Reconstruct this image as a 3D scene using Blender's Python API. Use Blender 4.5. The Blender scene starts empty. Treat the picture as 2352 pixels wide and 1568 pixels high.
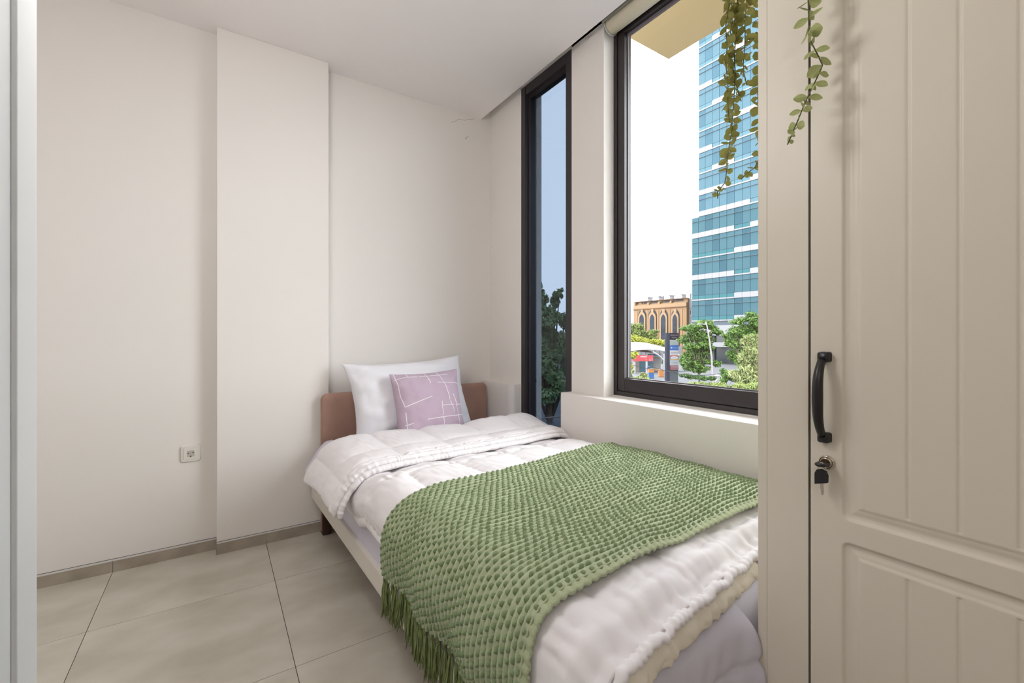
import bpy, bmesh, math, random
import numpy as np
from mathutils import Vector, Matrix, noise as mnoise

# ------------------------------------------------------------------ camera
sc = bpy.context.scene
TH = math.radians(33.7514); FPX = 1015.04; CX = 1176.0; Y0 = 771.4; CAMZ = 1.0618
cam_d = bpy.data.cameras.new('camera'); cam = bpy.data.objects.new('camera', cam_d)
sc.collection.objects.link(cam); sc.camera = cam
cam.location = (0, 0, CAMZ); cam.rotation_euler = (math.pi / 2, 0, -TH)
cam_d.sensor_width = 36; cam_d.lens = 36 * FPX / 2352; cam_d.shift_y = -(784 - Y0) / 2352
cam_d.clip_start = 0.02; cam_d.clip_end = 1000
# ------------------------------------------------------------------ sky, exposure
SKY = 10.0
w = bpy.data.worlds.new('overcast_sky'); sc.world = w; w.use_nodes = True
bg = w.node_tree.nodes['Background']; bg.inputs[0].default_value = (0.95, 0.97, 1.0, 1); bg.inputs[1].default_value = SKY
sc.view_settings.view_transform = 'Standard'; sc.view_settings.look = 'None'
sc.view_settings.gamma = 1; sc.view_settings.exposure = 0.08; sc.view_settings.use_curve_mapping = False
try:
    sc.cycles.use_denoising = True
    sc.cycles.adaptive_threshold = .02; sc.cycles.max_bounces = 8; sc.cycles.diffuse_bounces = 5; sc.cycles.glossy_bounces = 3; sc.cycles.transmission_bounces = 3; sc.cycles.transparent_max_bounces = 12
    sc.cycles.sample_clamp_indirect = 6
except Exception: pass

# ------------------------------------------------------------------ helpers
COL = sc.collection
R = random.Random(7)
def s2l(c):
    c = c / 255.0
    return c / 12.92 if c <= .04045 else ((c + .055) / 1.055) ** 2.4
DIM = 1.0
def rgb(r, g, b): return (s2l(r) * DIM, s2l(g) * DIM, s2l(b) * DIM, 1)
MATS = {}
def mat(name, col, rough=.6, col2=None, nscale=6, bump=0, bscale=40, spec=.5, metal=0, coat=0, detail=4, stretch=None, island=0, sheen=0, trans=0):
    if name in MATS: return MATS[name]
    m = bpy.data.materials.new(name); m.use_nodes = True; nt = m.node_tree; b = nt.nodes['Principled BSDF']
    b.inputs['Base Color'].default_value = col; b.inputs['Roughness'].default_value = rough
    b.inputs['Specular IOR Level'].default_value = spec; b.inputs['Metallic'].default_value = metal
    if coat: b.inputs['Coat Weight'].default_value = coat
    if sheen: b.inputs['Sheen Weight'].default_value = sheen
    tc = nt.nodes.new('ShaderNodeTexCoord'); vec = tc.outputs['Object']
    if stretch:
        mp = nt.nodes.new('ShaderNodeMapping'); mp.inputs['Scale'].default_value = stretch
        nt.links.new(vec, mp.inputs[0]); vec = mp.outputs[0]
    if col2 is not None:
        mx = nt.nodes.new('ShaderNodeMix'); mx.data_type = 'RGBA'
        mx.inputs[6].default_value = col; mx.inputs[7].default_value = col2
        if island:
            g = nt.nodes.new('ShaderNodeNewGeometry'); nt.links.new(g.outputs['Random Per Island'], mx.inputs[0])
        else:
            n = nt.nodes.new('ShaderNodeTexNoise'); n.inputs['Scale'].default_value = nscale; n.inputs['Detail'].default_value = detail
            nt.links.new(vec, n.inputs['Vector'])
            r = nt.nodes.new('ShaderNodeMapRange'); r.inputs[1].default_value = .35; r.inputs[2].default_value = .65
            nt.links.new(n.outputs[0], r.inputs[0]); nt.links.new(r.outputs[0], mx.inputs[0])
        nt.links.new(mx.outputs[2], b.inputs['Base Color'])
    if bump:
        n2 = nt.nodes.new('ShaderNodeTexNoise'); n2.inputs['Scale'].default_value = bscale; n2.inputs['Detail'].default_value = 5
        nt.links.new(vec, n2.inputs['Vector'])
        bp = nt.nodes.new('ShaderNodeBump'); bp.inputs['Strength'].default_value = bump; bp.inputs['Distance'].default_value = .01
        nt.links.new(n2.outputs[0], bp.inputs['Height']); nt.links.new(bp.outputs[0], b.inputs['Normal'])
    if trans:   # light passing through thin leaves
        t = nt.nodes.new('ShaderNodeBsdfTranslucent'); ms = nt.nodes.new('ShaderNodeMixShader'); ms.inputs[0].default_value = trans
        src = b.inputs['Base Color'].links[0].from_socket if b.inputs['Base Color'].links else None
        if src: nt.links.new(src, t.inputs[0])
        else: t.inputs[0].default_value = col
        out = nt.nodes['Material Output']
        nt.links.new(b.outputs[0], ms.inputs[1]); nt.links.new(t.outputs[0], ms.inputs[2]); nt.links.new(ms.outputs[0], out.inputs[0])
    MATS[name] = m; return m
def glass_mat(name, tint, refl=.06, rough=0.0):
    m = bpy.data.materials.new(name); m.use_nodes = True; nt = m.node_tree; nt.nodes.remove(nt.nodes['Principled BSDF'])
    t = nt.nodes.new('ShaderNodeBsdfTransparent'); t.inputs[0].default_value = tint
    g = nt.nodes.new('ShaderNodeBsdfGlossy'); g.inputs['Roughness'].default_value = rough
    f = nt.nodes.new('ShaderNodeFresnel'); ge = nt.nodes.new('ShaderNodeNewGeometry')
    ir = nt.nodes.new('ShaderNodeMapRange'); ir.inputs[3].default_value = 1.45; ir.inputs[4].default_value = 1 / 1.45
    nt.links.new(ge.outputs['Backfacing'], ir.inputs[0]); nt.links.new(ir.outputs[0], f.inputs[0])
    mu = nt.nodes.new('ShaderNodeMath'); mu.operation = 'MULTIPLY'; mu.inputs[1].default_value = refl
    ms = nt.nodes.new('ShaderNodeMixShader')
    nt.links.new(f.outputs[0], mu.inputs[0]); nt.links.new(mu.outputs[0], ms.inputs[0])
    nt.links.new(t.outputs[0], ms.inputs[1]); nt.links.new(g.outputs[0], ms.inputs[2])
    nt.links.new(ms.outputs[0], nt.nodes['Material Output'].inputs[0]); return m

def tag(o, label=None, cat=None, group=None, kind=None):
    if label: o['label'] = label
    if cat: o['category'] = cat
    if group: o['group'] = group
    if kind: o['kind'] = kind
    return o
def empty(name, loc=(0, 0, 0), rz=0):
    o = bpy.data.objects.new(name, None); COL.objects.link(o); o.location = loc; o.rotation_euler = (0, 0, rz); o.empty_display_size = .1
    return o
def obj(name, verts, faces, m, parent=None, smooth=False, bevel=0, seg=2, loc=None):
    me = bpy.data.meshes.new(name); me.from_pydata([tuple(v) for v in verts], [], [tuple(f) for f in faces]); me.update()
    return obj_me(name, me, m, parent, smooth, bevel, seg, loc)
def obj_me(name, me, m, parent=None, smooth=False, bevel=0, seg=2, loc=None):
    if m is not None and not me.materials: me.materials.append(m)
    if smooth:
        me.polygons.foreach_set('use_smooth', [True] * len(me.polygons))
    o = bpy.data.objects.new(name, me); COL.objects.link(o)
    if parent: o.parent = parent
    if loc: o.location = loc
    if bevel:
        b = o.modifiers.new('bevel', 'BEVEL'); b.width = bevel; b.segments = seg; b.limit_method = 'ANGLE'; b.angle_limit = .6
        if seg > 1: me.polygons.foreach_set('use_smooth', [True] * len(me.polygons)); b.harden_normals = True
    return o
class MB:
    def __init__(s): s.v = []; s.f = []
    def add(s, v, f):
        n = len(s.v); s.v += [tuple(p) for p in v]; s.f += [tuple(i + n for i in q) for q in f]; return s
    def box(s, x0, x1, y0, y1, z0, z1):
        return s.add([(x0, y0, z0), (x1, y0, z0), (x1, y1, z0), (x0, y1, z0), (x0, y0, z1), (x1, y0, z1), (x1, y1, z1), (x0, y1, z1)],
                     [(0, 3, 2, 1), (4, 5, 6, 7), (0, 1, 5, 4), (1, 2, 6, 5), (2, 3, 7, 6), (3, 0, 4, 7)])
    def prism(s, poly, z0, z1):     # poly in xy, counter-clockwise
        n = len(poly)
        return s.add([(x, y, z0) for x, y in poly] + [(x, y, z1) for x, y in poly],
                     [tuple(range(n))[::-1], tuple(range(n, 2 * n))] + [(i, (i + 1) % n, n + (i + 1) % n, n + i) for i in range(n)])
    def tube(s, pts, rad, n=8, cap=True, squash=1.0):
        pts = [Vector(p) for p in pts]; V = []; F = []
        up = Vector((0, 0, 1)); prev = None
        for i, p in enumerate(pts):
            d = (pts[min(i + 1, len(pts) - 1)] - pts[max(i - 1, 0)]).normalized()
            if prev is None:
                a = d.cross(up)
                if a.length < 1e-3: a = d.cross(Vector((1, 0, 0)))
                a.normalize()
            else:
                a = (prev - d * prev.dot(d)).normalized()
            prev = a; b = d.cross(a); r = rad[i] if isinstance(rad, (list, tuple)) else rad
            for k in range(n):
                t = 2 * math.pi * k / n; V.append(p + (a * math.cos(t) + b * math.sin(t) * squash) * r)
        for i in range(len(pts) - 1):
            for k in range(n):
                F.append((i * n + k, i * n + (k + 1) % n, (i + 1) * n + (k + 1) % n, (i + 1) * n + k))
        if cap: F += [tuple(range(n))[::-1], tuple(range((len(pts) - 1) * n, len(pts) * n))]
        return s.add(V, F)
    def lathe(s, prof, n=16, c=(0, 0, 0), axis='z'):
        V = []; F = []
        for r, z in prof:
            for k in range(n):
                t = 2 * math.pi * k / n; p = (r * math.cos(t), r * math.sin(t), z)
                if axis == 'x': p = (p[2], p[0], p[1])
                if axis == 'y': p = (p[1], p[2], p[0])
                V.append((p[0] + c[0], p[1] + c[1], p[2] + c[2]))
        for i in range(len(prof) - 1):
            for k in range(n):
                F.append((i * n + k, i * n + (k + 1) % n, (i + 1) * n + (k + 1) % n, (i + 1) * n + k))
        F += [tuple(range(n))[::-1], tuple(range((len(prof) - 1) * n, len(prof) * n))]
        return s.add(V, F)
    def obj(s, name, m, parent=None, **k): return obj(name, s.v, s.f, m, parent, **k)
def box(name, x0, x1, y0, y1, z0, z1, m, parent=None, **k):
    return MB().box(x0, x1, y0, y1, z0, z1).obj(name, m, parent, **k)
def cbox(name, c, size, m, parent=None, **k):    # box whose origin is its own centre
    h = [v / 2 for v in size]
    return MB().box(-h[0], h[0], -h[1], h[1], -h[2], h[2]).obj(name, m, parent, loc=c, **k)
def grid_obj(name, P, m, parent=None, close_u=False, solid=0):
    nu, nv = P.shape[:2]; idx = np.arange(nu * nv).reshape(nu, nv)
    a = idx[:-1, :-1].ravel(); b = idx[1:, :-1].ravel(); c = idx[1:, 1:].ravel(); d = idx[:-1, 1:].ravel()
    F = np.stack([a, b, c, d], 1)
    if close_u:
        F = np.concatenate([F, np.stack([idx[-1, :-1], idx[0, :-1], idx[0, 1:], idx[-1, 1:]], 1)])
    me = bpy.data.meshes.new(name); me.from_pydata(P.reshape(-1, 3).tolist(), [], F.tolist()); me.update()
    o = obj_me(name, me, m, parent, smooth=True)
    if solid:
        sm = o.modifiers.new('solid', 'SOLIDIFY'); sm.thickness = solid; sm.offset = 0
    return o
def nz(x, y, z=0.0, s=1.0):   # vectorised smooth pseudo noise, about -1..1
    x = np.asarray(x) * s; y = np.asarray(y) * s
    return (np.sin(x * 1.7 + 2.1 * np.sin(y * 1.3 + z) + z) + np.sin(y * 2.3 - 1.7 * np.sin(x * 1.9 - z * 1.3) + 2 * z) + np.sin((x + y) * 2.9 + 1.3 * np.sin((x - y) * 2.2 + z) + 1.1 * z)) / 3
def resample(pts, n):
    p = np.array(pts, float)
    # Catmull-Rom smooth, then uniform arc length
    q = np.vstack([2 * p[0] - p[1], p, 2 * p[-1] - p[-2]]); out = []
    for i in range(1, len(q) - 2):
        for t in np.linspace(0, 1, 14, endpoint=False):
            a, b, c, d = q[i - 1:i + 3]
            out.append(.5 * ((2 * b) + (-a + c) * t + (2 * a - 5 * b + 4 * c - d) * t * t + (-a + 3 * b - 3 * c + d) * t ** 3))
    out.append(p[-1]); out = np.array(out)
    s = np.r_[0, np.cumsum(np.linalg.norm(np.diff(out, axis=0), axis=1))]
    u = np.linspace(0, s[-1], n)
    return np.stack([np.interp(u, s, out[:, k]) for k in range(out.shape[1])], 1), u

# ------------------------------------------------------------------ materials of the room
WALL = mat('wall_paint', rgb(235, 230, 225), .85, bump=.04, bscale=14, spec=.2)
CEIL = mat('ceiling_paint', rgb(246, 241, 240), .9, spec=.15)
TILE = mat('grey_stone_tile', rgb(208, 202, 190), .38, rgb(186, 179, 164), 3.2, bump=.05, bscale=60, spec=.4, detail=8, stretch=(1, 1.7, 1))
GROUT = mat('dark_grout', rgb(74, 66, 58), .9)
SKIRT = mat('skirting_tile', rgb(172, 162, 148), .45, rgb(154, 144, 130), 9, spec=.35)
CAULK = mat('white_caulk', rgb(215, 213, 210), .8)
LINE = mat('dark_joint', rgb(70, 62, 55), .9)
FRAME = mat('black_aluminium', rgb(48, 42, 44), .38, spec=.5)
GLASS_T = glass_mat('blue_tinted_glass', (.228, .255, .288, 1), 1.0)  # dark solar film on both faces
GLASS_C = glass_mat('clear_glass', (.97, .985, .985, 1), .5)

# ------------------------------------------------------------------ room shell
XW = 1.598; YP = 2.585; YL = 2.656; YR = 2.675; ZC = 2.567
XMIN = -1.75; YMIN = -1.6
fl = box('floor', XMIN, XW + .14, YMIN, 2.8, -.12, -.004, GROUT); tag(fl, kind='structure')
tile_mesh = None
gx0 = .2106 - .6 * 4; gy0 = 2.166 + .6
for i in range(7):
    for j in range(8):
        xa, xb = gx0 + .6 * i, gx0 + .6 * (i + 1); yb = gy0 - .6 * j; ya = yb - .6
        xa, xb, ya, yb = max(xa, XMIN), min(xb, XW), max(ya, YMIN), min(yb, YR)
        if xb - xa < .02 or yb - ya < .02: continue
        full = abs(xb - xa - .6) < 1e-6 and abs(yb - ya - .6) < 1e-6
        if full and tile_mesh:
            o = bpy.data.objects.new('floor_tile', tile_mesh); COL.objects.link(o); o.parent = fl; o.rotation_euler = (0, 0, math.pi * ((i * 3 + j * 5) % 2)); o.location = ((xa + xb) / 2, (ya + yb) / 2, -.006)
        else:
            o = cbox('floor_tile', ((xa + xb) / 2, (ya + yb) / 2, -.006), (xb - xa - .0022, yb - ya - .0022, .012), TILE, fl)
            if full: tile_mesh = o.data
ce = box('ceiling', XMIN, 1.53, YMIN, 2.8, ZC, ZC + .15, CEIL, bevel=.004); tag(ce, kind='structure')
ce2 = box('ceiling', 1.53, XW + .14, YMIN, 2.8, ZC + .149, ZC + .25, CEIL); tag(ce2, kind='structure')
# far wall in three planes: left stretch, pillar, recess above the bed
wf = empty('wall_far'); tag(wf, kind='structure')
box('left_stretch', XMIN, .001, YL, 2.8, 0, ZC, WALL, wf)
box('pillar', .0, .513, YP, 2.8, 0, ZC, WALL, wf, bevel=.003)
box('bed_recess', .513, XW + .1, YR, 2.8, 0, ZC + .15, WALL, wf)
# hairline cracks near the ceiling corner
mb = MB()
mb.tube([(1.30, YR, 2.484), (1.325, YR, 2.497), (1.355, YR, 2.522), (1.40, YR, 2.526), (1.44, YR, 2.545), (1.475, YR, 2.556)], .0007, 5)
mb.obj('paint_crack', LINE, wf)
mb = MB(); mb.tube([(1.405, YR, 2.405), (1.43, YR, 2.425)], .0009, 5); mb.tube([(1.408, YR, 2.408), (1.407, YR, 2.398)], .0012, 5); mb.obj('paint_crack', LINE, wf)
# skirting
bl = empty('baseboard_left'); tag(bl, kind='structure')
for xa, xb in ((XMIN, -1.5885), (-1.5885, -.9885), (-.9885, -.3885), (-.3885, -.002)):
    box('skirting_tile', xa + .0012, xb - .0012, YL - .008, YL + .01, 0, .050, SKIRT, bl)
box('caulk_strip', XMIN, -.001, YL - .0085, YL + .01, .0502, .0565, CAULK, bl)
box('joint_line', XMIN, -.001, YL - .002, YL + .01, .0565, .058, LINE, bl)
bp = empty('baseboard_pillar'); tag(bp, kind='structure')
for xa, xb in ((-.001, .2106), (.2106, .513)):
    box('skirting_tile', xa + .0003, xb - .0003, YP - .008, YP + .005, 0, .053, SKIRT, bp)
box('caulk_strip', 0, .513, YP - .0085, YP + .005, .0532, .0585, CAULK, bp)
box('joint_line', 0, .513, YP - .002, YP + .005, .0585, .060, LINE, bp)
box('skirting_return', -.003, .0, YP - .008, YL - .008, 0, .053, SKIRT, bp)
# window wall
ww = empty('wall_window'); tag(ww, kind='structure')
XO = 1.74
box('pier', XW, XO, 2.290, 2.8, 0, ZC + .15, WALL, ww)
box('pier', XW, XO, 1.571, 1.812, .70, ZC + .15, WALL, ww, bevel=.003)
box('pier', XW, XO, YMIN, .46, 0, ZC + .15, WALL, ww)
box('lintel', XW, XO, .40, 2.30, 2.622, ZC + .15, WALL, ww)
box('window_ledge', 1.53, XO, YMIN, 1.822, 0, .7605, WALL, ww, bevel=.004)
# low boxed ledge beside the headboard, rounded end
poly = [(XW, 2.68), (1.53, 2.68), (1.53, 2.345)] + [(1.565 - .035 * math.cos(a), 2.345 - .045 * math.sin(a)) for a in np.linspace(.2, math.pi / 2, 7)] + [(XW, 2.295)]
MB().prism(poly, 0, .757).obj('corner_ledge', WALL, ww, bevel=.003)
# other walls, out of the frame
o = box('wall_left', XMIN - .1, XMIN, YMIN, 2.8, 0, ZC, WALL); tag(o, kind='structure')
o = box('wall_back', XMIN, XW, YMIN - .1, YMIN, 0, ZC, WALL); tag(o, kind='structure')
# partition with a door frame close to the camera
JAMB = mat('white_gloss_paint', rgb(226, 226, 226), .35, spec=.5)
o = box('wall_partition', XMIN, -.262, .80, .925, 0, ZC, WALL); tag(o, kind='structure')
tr = empty('trim_1', (-.22, .89, 0)); tag(tr, kind='structure')
def tp(name, poly, z0, z1, m=JAMB): MB().prism([(x + .22, y - .89) for x, y in poly], z0, z1).obj(name, m, tr, bevel=.0015)
tp('jamb', [(-.262, .79), (-.2267, .79), (-.2267, .932), (-.262, .932)], 0, 2.1)
tp('door_stop', [(-.2269, .854), (-.22, .854), (-.22, .930), (-.2269, .930)], 0, 2.1)
tp('casing', [(-.30, .772), (-.2215, .772), (-.2215, .802), (-.30, .802)], 0, 2.12)

# ------------------------------------------------------------------ windows
w1 = empty('window_1', (1.60, 2.05, 0)); tag(w1, kind='structure')
def wbox(par, name, x0, x1, y0, y1, z0, z1, m, **k):
    l = par.location; return box(name, x0 - l[0], x1 - l[0], y0 - l[1], y1 - l[1], z0 - l[2], z1 - l[2], m, par, **k)
ya, yb = 1.812, 2.290
wbox(w1, 'frame_stile', 1.6, 1.69, ya, ya + .050, .08, 2.62, FRAME, bevel=.002)
wbox(w1, 'frame_stile', 1.6, 1.69, yb - .041, yb, .08, 2.62, FRAME, bevel=.002)
wbox(w1, 'frame_head', 1.6, 1.69, ya + .05, yb - .05, 2.562, 2.62, FRAME, bevel=.002)
wbox(w1, 'frame_sill', 1.6, 1.69, ya + .05, yb - .05, .08, .14, FRAME, bevel=.002)
wbox(w1, 'glazing_bead', 1.625, 1.64, yb - .050, yb - .041, .14, 2.562, FRAME)
wbox(w1, 'glazing_bead', 1.625, 1.64, ya + .05, yb - .05, 2.548, 2.562, FRAME)
wbox(w1, 'glass_pane', 1.641, 1.645, ya + .05, yb - .041, .14, 2.562, GLASS_T)
wbox(w1, 'outer_reveal', 1.69, XO, yb - .028, yb, .08, 2.62, mat('white_masonry_paint', rgb(244, 244, 242), .8))
box('wall_below_window', XW, XO, 1.80, 2.30, 0, .08, WALL, ww)
w2 = empty('window_2', (1.666, 1.0, .765)); tag(w2, kind='structure')
ya, yb = .46, 1.571
wbox(w2, 'frame_stile', 1.666, 1.735, yb - .022, yb, .765, 2.622, FRAME, bevel=.002)
wbox(w2, 'frame_stile', 1.666, 1.735, ya, ya + .022, .765, 2.622, FRAME, bevel=.002)
wbox(w2, 'frame_sill', 1.666, 1.735, ya + .022, yb - .022, .765, .7875, FRAME, bevel=.002)
wbox(w2, 'frame_head', 1.666, 1.735, ya + .022, yb - .022, 2.60, 2.622, FRAME, bevel=.002)
wbox(w2, 'sash_stile', 1.672, 1.722, yb - .066, yb - .024, .7895, 2.598, FRAME, bevel=.002)
wbox(w2, 'sash_stile', 1.672, 1.722, ya + .024, ya + .066, .7895, 2.598, FRAME, bevel=.002)
wbox(w2, 'sash_bottom_rail', 1.672, 1.722, ya + .066, yb - .066, .7895, .852, FRAME, bevel=.002)
wbox(w2, 'sash_top_rail', 1.672, 1.722, ya + .066, yb - .066, 2.56, 2.598, FRAME, bevel=.002)
GASK = mat('grey_gasket', rgb(120, 112, 116), .5)
wbox(w2, 'gasket', 1.694, 1.699, yb - .071, yb - .066, .852, 2.56, GASK)
wbox(w2, 'gasket', 1.694, 1.699, ya + .066, yb - .071, .852, .857, GASK)
wbox(w2, 'gasket', 1.694, 1.699, ya + .066, yb - .071, 2.545, 2.56, GASK)
wbox(w2, 'glass_pane', 1.7, 1.704, ya + .064, yb - .064, .85, 2.562, GLASS_C)
wbox(w2, 'paint_bead', 1.655, 1.668, ya, yb, .758, .7665, CAULK, bevel=.003)

# roller blind in the ceiling cove
BLIND = mat('cream_blind_fabric', rgb(228, 220, 196), .8, bump=.05, bscale=120)
rb = empty('roller_blind', (1.625, 1.0, 2.60)); tag(rb, 'rolled-up cream roller blind in the slot above the big window', 'blind')
pr = [(.0435, .475), (.0435, .5375)]
MB().lathe([(.044, -.52), (.044, .545)], 28, axis='y').obj('fabric_roll', BLIND, rb, smooth=False)
for p in rb.children[0].data.polygons: p.use_smooth = len(p.vertices) == 4
MB().lathe([(.047, .547), (.049, .549), (.049, .552), (.03, .553)], 28, axis='y').obj('end_cap', mat('blind_bracket', rgb(196, 196, 190), .5), rb)
MB().box(-.060, -.050, -.52, .553, -.005, .105).obj('front_bracket', mat('blind_rail_grey', rgb(150, 148, 136), .6), rb)
MB().box(-.05, .06, -.52, .553, .05, .105).obj('mounting_rail', mat('blind_bracket', rgb(196, 196, 190), .5), rb)

# ------------------------------------------------------------------ fill lamps added to brighten the room, unseen above and behind the camera
FILL_POWER = 18.5
def fill_lamp(x, y, label, k=1.0):
    e = empty('fill_lamp', (x, y, ZC)); tag(e, label, 'lamp')
    MB().lathe([(.06, 0), (.062, -.012), (.055, -.02)], 24).obj('ceiling_rose', CAULK, e)
    MB().lathe([(.008, -.02), (.008, -.46)], 10).obj('stem', CAULK, e)
    MB().lathe([(.03, -.46), (.034, -.48), (.03, -.49)], 16).obj('bulb_holder', CAULK, e)
    d = bpy.data.lights.new('fill_bulb', 'POINT'); d.energy = FILL_POWER * k; d.color = (1, .985, .985); d.shadow_soft_size = .17
    o = bpy.data.objects.new('fill_bulb', d); COL.objects.link(o); o.parent = e; o.location = (0, 0, -.67)
fill_lamp(-.12, 1.0, 'added fill lamp hanging out of view from the bedroom ceiling')
fill_lamp(-.55, -.75, 'added fill lamp hanging out of view behind the door frame', .55)
# ------------------------------------------------------------------ outlet
PLAS = mat('ivory_plastic', rgb(226, 222, 214), .3, spec=.5)
DARK = mat('black_hole', rgb(20, 18, 16), .7)
ou = empty('wall_outlet', (-.105, YL, .492)); tag(ou, 'ivory wall socket with one round recess, low on the far wall', 'outlet')
def rrect(w, h, r, n=5):
    out = []
    for cx_, cy_, a0 in ((w - r, h - r, 0), (-w + r, h - r, 90), (-w + r, -h + r, 180), (w - r, -h + r, 270)):
        for k in range(n + 1):
            a = math.radians(a0 + 90 * k / n); out.append((cx_ + r * math.cos(a), cy_ + r * math.sin(a)))
    return out
def plate(name, m, par, w, h, r, y0, y1, hole=0, cx_=0, cz_=0, inset=0.0):
    a = rrect(w, h, r); n = len(a); V = [(x + cx_, y0, z + cz_) for x, z in a] + [(x * (1 - inset / w) + cx_, y1, z * (1 - inset / h) + cz_) for x, z in a]
    F = [(i, (i + 1) % n, n + (i + 1) % n, n + i) for i in range(n)]
    if hole:
        for i in range(n):
            t = math.atan2(a[i][1], a[i][0]); V.append((hole * math.cos(t) + cx_, y1, hole * math.sin(t) + cz_))
        F += [(n + i, n + (i + 1) % n, 2 * n + (i + 1) % n, 2 * n + i) for i in range(n)]
    else: F.append(tuple(range(n, 2 * n)))
    return obj(name, V, F, m, par)
plate('cover_plate', PLAS, ou, .041, .041, .011, 0, -.009, inset=.004)
plate('socket_insert', PLAS, ou, .028, .028, .004, -.0085, -.0115, hole=.0195, inset=.001)
V = []; F = []; n = 24
for r_, y_ in ((.0195, -.0115), (.0195, -.0092), (.0188, -.0091)):
    V += [(r_ * math.cos(2 * math.pi * k / n), y_, r_ * math.sin(2 * math.pi * k / n)) for k in range(n)]
for i in range(2): F += [(i * n + k, i * n + (k + 1) % n, (i + 1) * n + (k + 1) % n, (i + 1) * n + k) for k in range(n)]
F.append(tuple(range(2 * n, 3 * n)))
obj('socket_recess', V, F, mat('grey_plastic', rgb(196, 190, 182), .4), ou)
for dx in (-.0095, .0095): MB().lathe([(.0026, -.0096), (.0026, -.0092)], 10, (dx, 0, .003), 'y').obj('pin_hole', DARK, ou)
MB().lathe([(.002, -.0100), (.002, -.0092)], 10, (0, 0, .002), 'y').obj('centre_screw', mat('grey_metal', rgb(150, 150, 150), .4, metal=1), ou)
MB().box(-.0025, .0025, -.012, -.0092, -.0165, -.0095).obj('earth_clip', mat('brass', rgb(120, 105, 70), .4, metal=1), ou)

# ------------------------------------------------------------------ bed (own axes: x across, y towards the headboard)
BO = (.462, 2.570, 0); BR = math.radians(1.5)
def bed_thing(name): return empty(name, BO, BR)
BROWN = mat('brown_velour', rgb(172, 136, 120), .75, rgb(156, 121, 107), 5, bump=.05, bscale=200, sheen=.3)
WHITE_B = mat('white_bed_board', rgb(222, 216, 206), .5)
DWOOD = mat('dark_wood', rgb(62, 40, 30), .6)
bed = bed_thing('bed_frame'); tag(bed, 'single bed frame with brown padded headboard and white side rail', 'bed')
# padded headboard: rounded slab with soft front
nx, nzv = 60, 34; hw, z0h, z1h = 1.045, .02, .752
def head_pt(u, v, front):
    x = u * hw; z = z0h + v * (z1h - z0h)
    d = min(x, hw - x, z1h - z)
    r = .035
    t = 1 - max(0, 1 - d / r) ** 2
    th = .022 * math.sqrt(max(0, t)) if d < r else .022
    # round the upper corners
    for cxn in (r, hw - r):
        if (x < r and cxn == r) or (x > hw - r and cxn > r):
            if z > z1h - r:
                dx = x - cxn; dz = z - (z1h - r); l = math.hypot(dx, dz)
                if l > 1e-6:
                    m_ = max(abs(dx), abs(dz)); k = m_ / l; x = cxn + dx * k; z = z1h - r + dz * k
    sway = .004 * math.sin(x * 3.0)
    return (x, -.03 - th + (.0 if front else 2 * th) + (0 if not front else sway), z)
us = [0, .004, .01, .02, .034] + list(np.linspace(.06, .94, 30)) + [.966, .98, .99, .996, 1]
vs = list(np.linspace(0, .94, 14)) + [.955, .97, .985, .994, 1]
V = []; F = []; nu = len(us); nv = len(vs)
for fr in (True, False):
    for u in us:
        for v in vs: V.append(head_pt(u, v, fr))
for s_ in range(2):
    for i in range(nu - 1):
        for j in range(nv - 1):
            q = [s_ * nu * nv + i * nv + j, s_ * nu * nv + (i + 1) * nv + j, s_ * nu * nv + (i + 1) * nv + j + 1, s_ * nu * nv + i * nv + j + 1]
            F.append(q if s_ == 0 else q[::-1])
obj('headboard', V, F, BROWN, bed, smooth=True)
MB().tube([(.004, -.030, .06), (.004, -.030, .68), (.006, -.031, .715), (.012, -.031, .735)], .0022, 6).obj('seam_piping', mat('dark_brown_seam', rgb(96, 70, 60), .8), bed, smooth=True)
for x in (.004, .99): box('leg', x, x + .045, -.062, -.005, 0, .25, DWOOD, bed, bevel=.006)
box('side_rail', -.043, -.025, -2.10, -.012, .203, .277, WHITE_B, bed, bevel=.003)
box('side_rail', .992, 1.006, -2.085, -.07, .203, .277, WHITE_B, bed, bevel=.003)
box('foot_rail', -.043, 1.006, -2.098, -2.08, .203, .277, WHITE_B, bed, bevel=.003)
box('slat_deck', -.025, .99, -2.08, -.07, .188, .2145, mat('pale_board', rgb(190, 180, 165), .7), bed)
for x, y in ((.02, -2.07), (.94, -2.07)): box('leg', x, x + .045, y - .02, y + .025, 0, .215, DWOOD, bed, bevel=.004)

SHEET = mat('lavender_white_sheet', rgb(214, 211, 224), .62, bump=.08, bscale=25, spec=.3)
mt = bed_thing('mattress'); tag(mt, 'mattress under a pale lavender-white fitted sheet', 'mattress')
o = box('fitted_sheet', -.0265, .995, -2.078, -.068, .215, .503, SHEET, mt, bevel=.05, seg=6)
# loose corner of the sheet hanging out at the head of the bed
pf, uu = resample([(.05, .508), (.012, .500), (-.022, .462), (-.052, .415), (-.078, .372)], 26)
ys = np.linspace(-.072, -.40, 30); P = np.zeros((26, 30, 3))
for j, y in enumerate(ys):
    k = (j / 29.)
    P[:, j, 0] = pf[:, 0] + (uu / uu[-1]) ** 2 * (.006 * math.sin(y * 60) + .012 * math.sin(y * 21)) - .001; P[:, j, 1] = y - (uu / uu[-1]) * .01
    P[:, j, 2] = pf[:, 1] + .004 * np.sin(y * 40) * (uu / uu[-1]) - .03 * k * (uu / uu[-1]) ** 2
grid_obj('sheet_corner', P, SHEET, mt, solid=.002)
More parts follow.
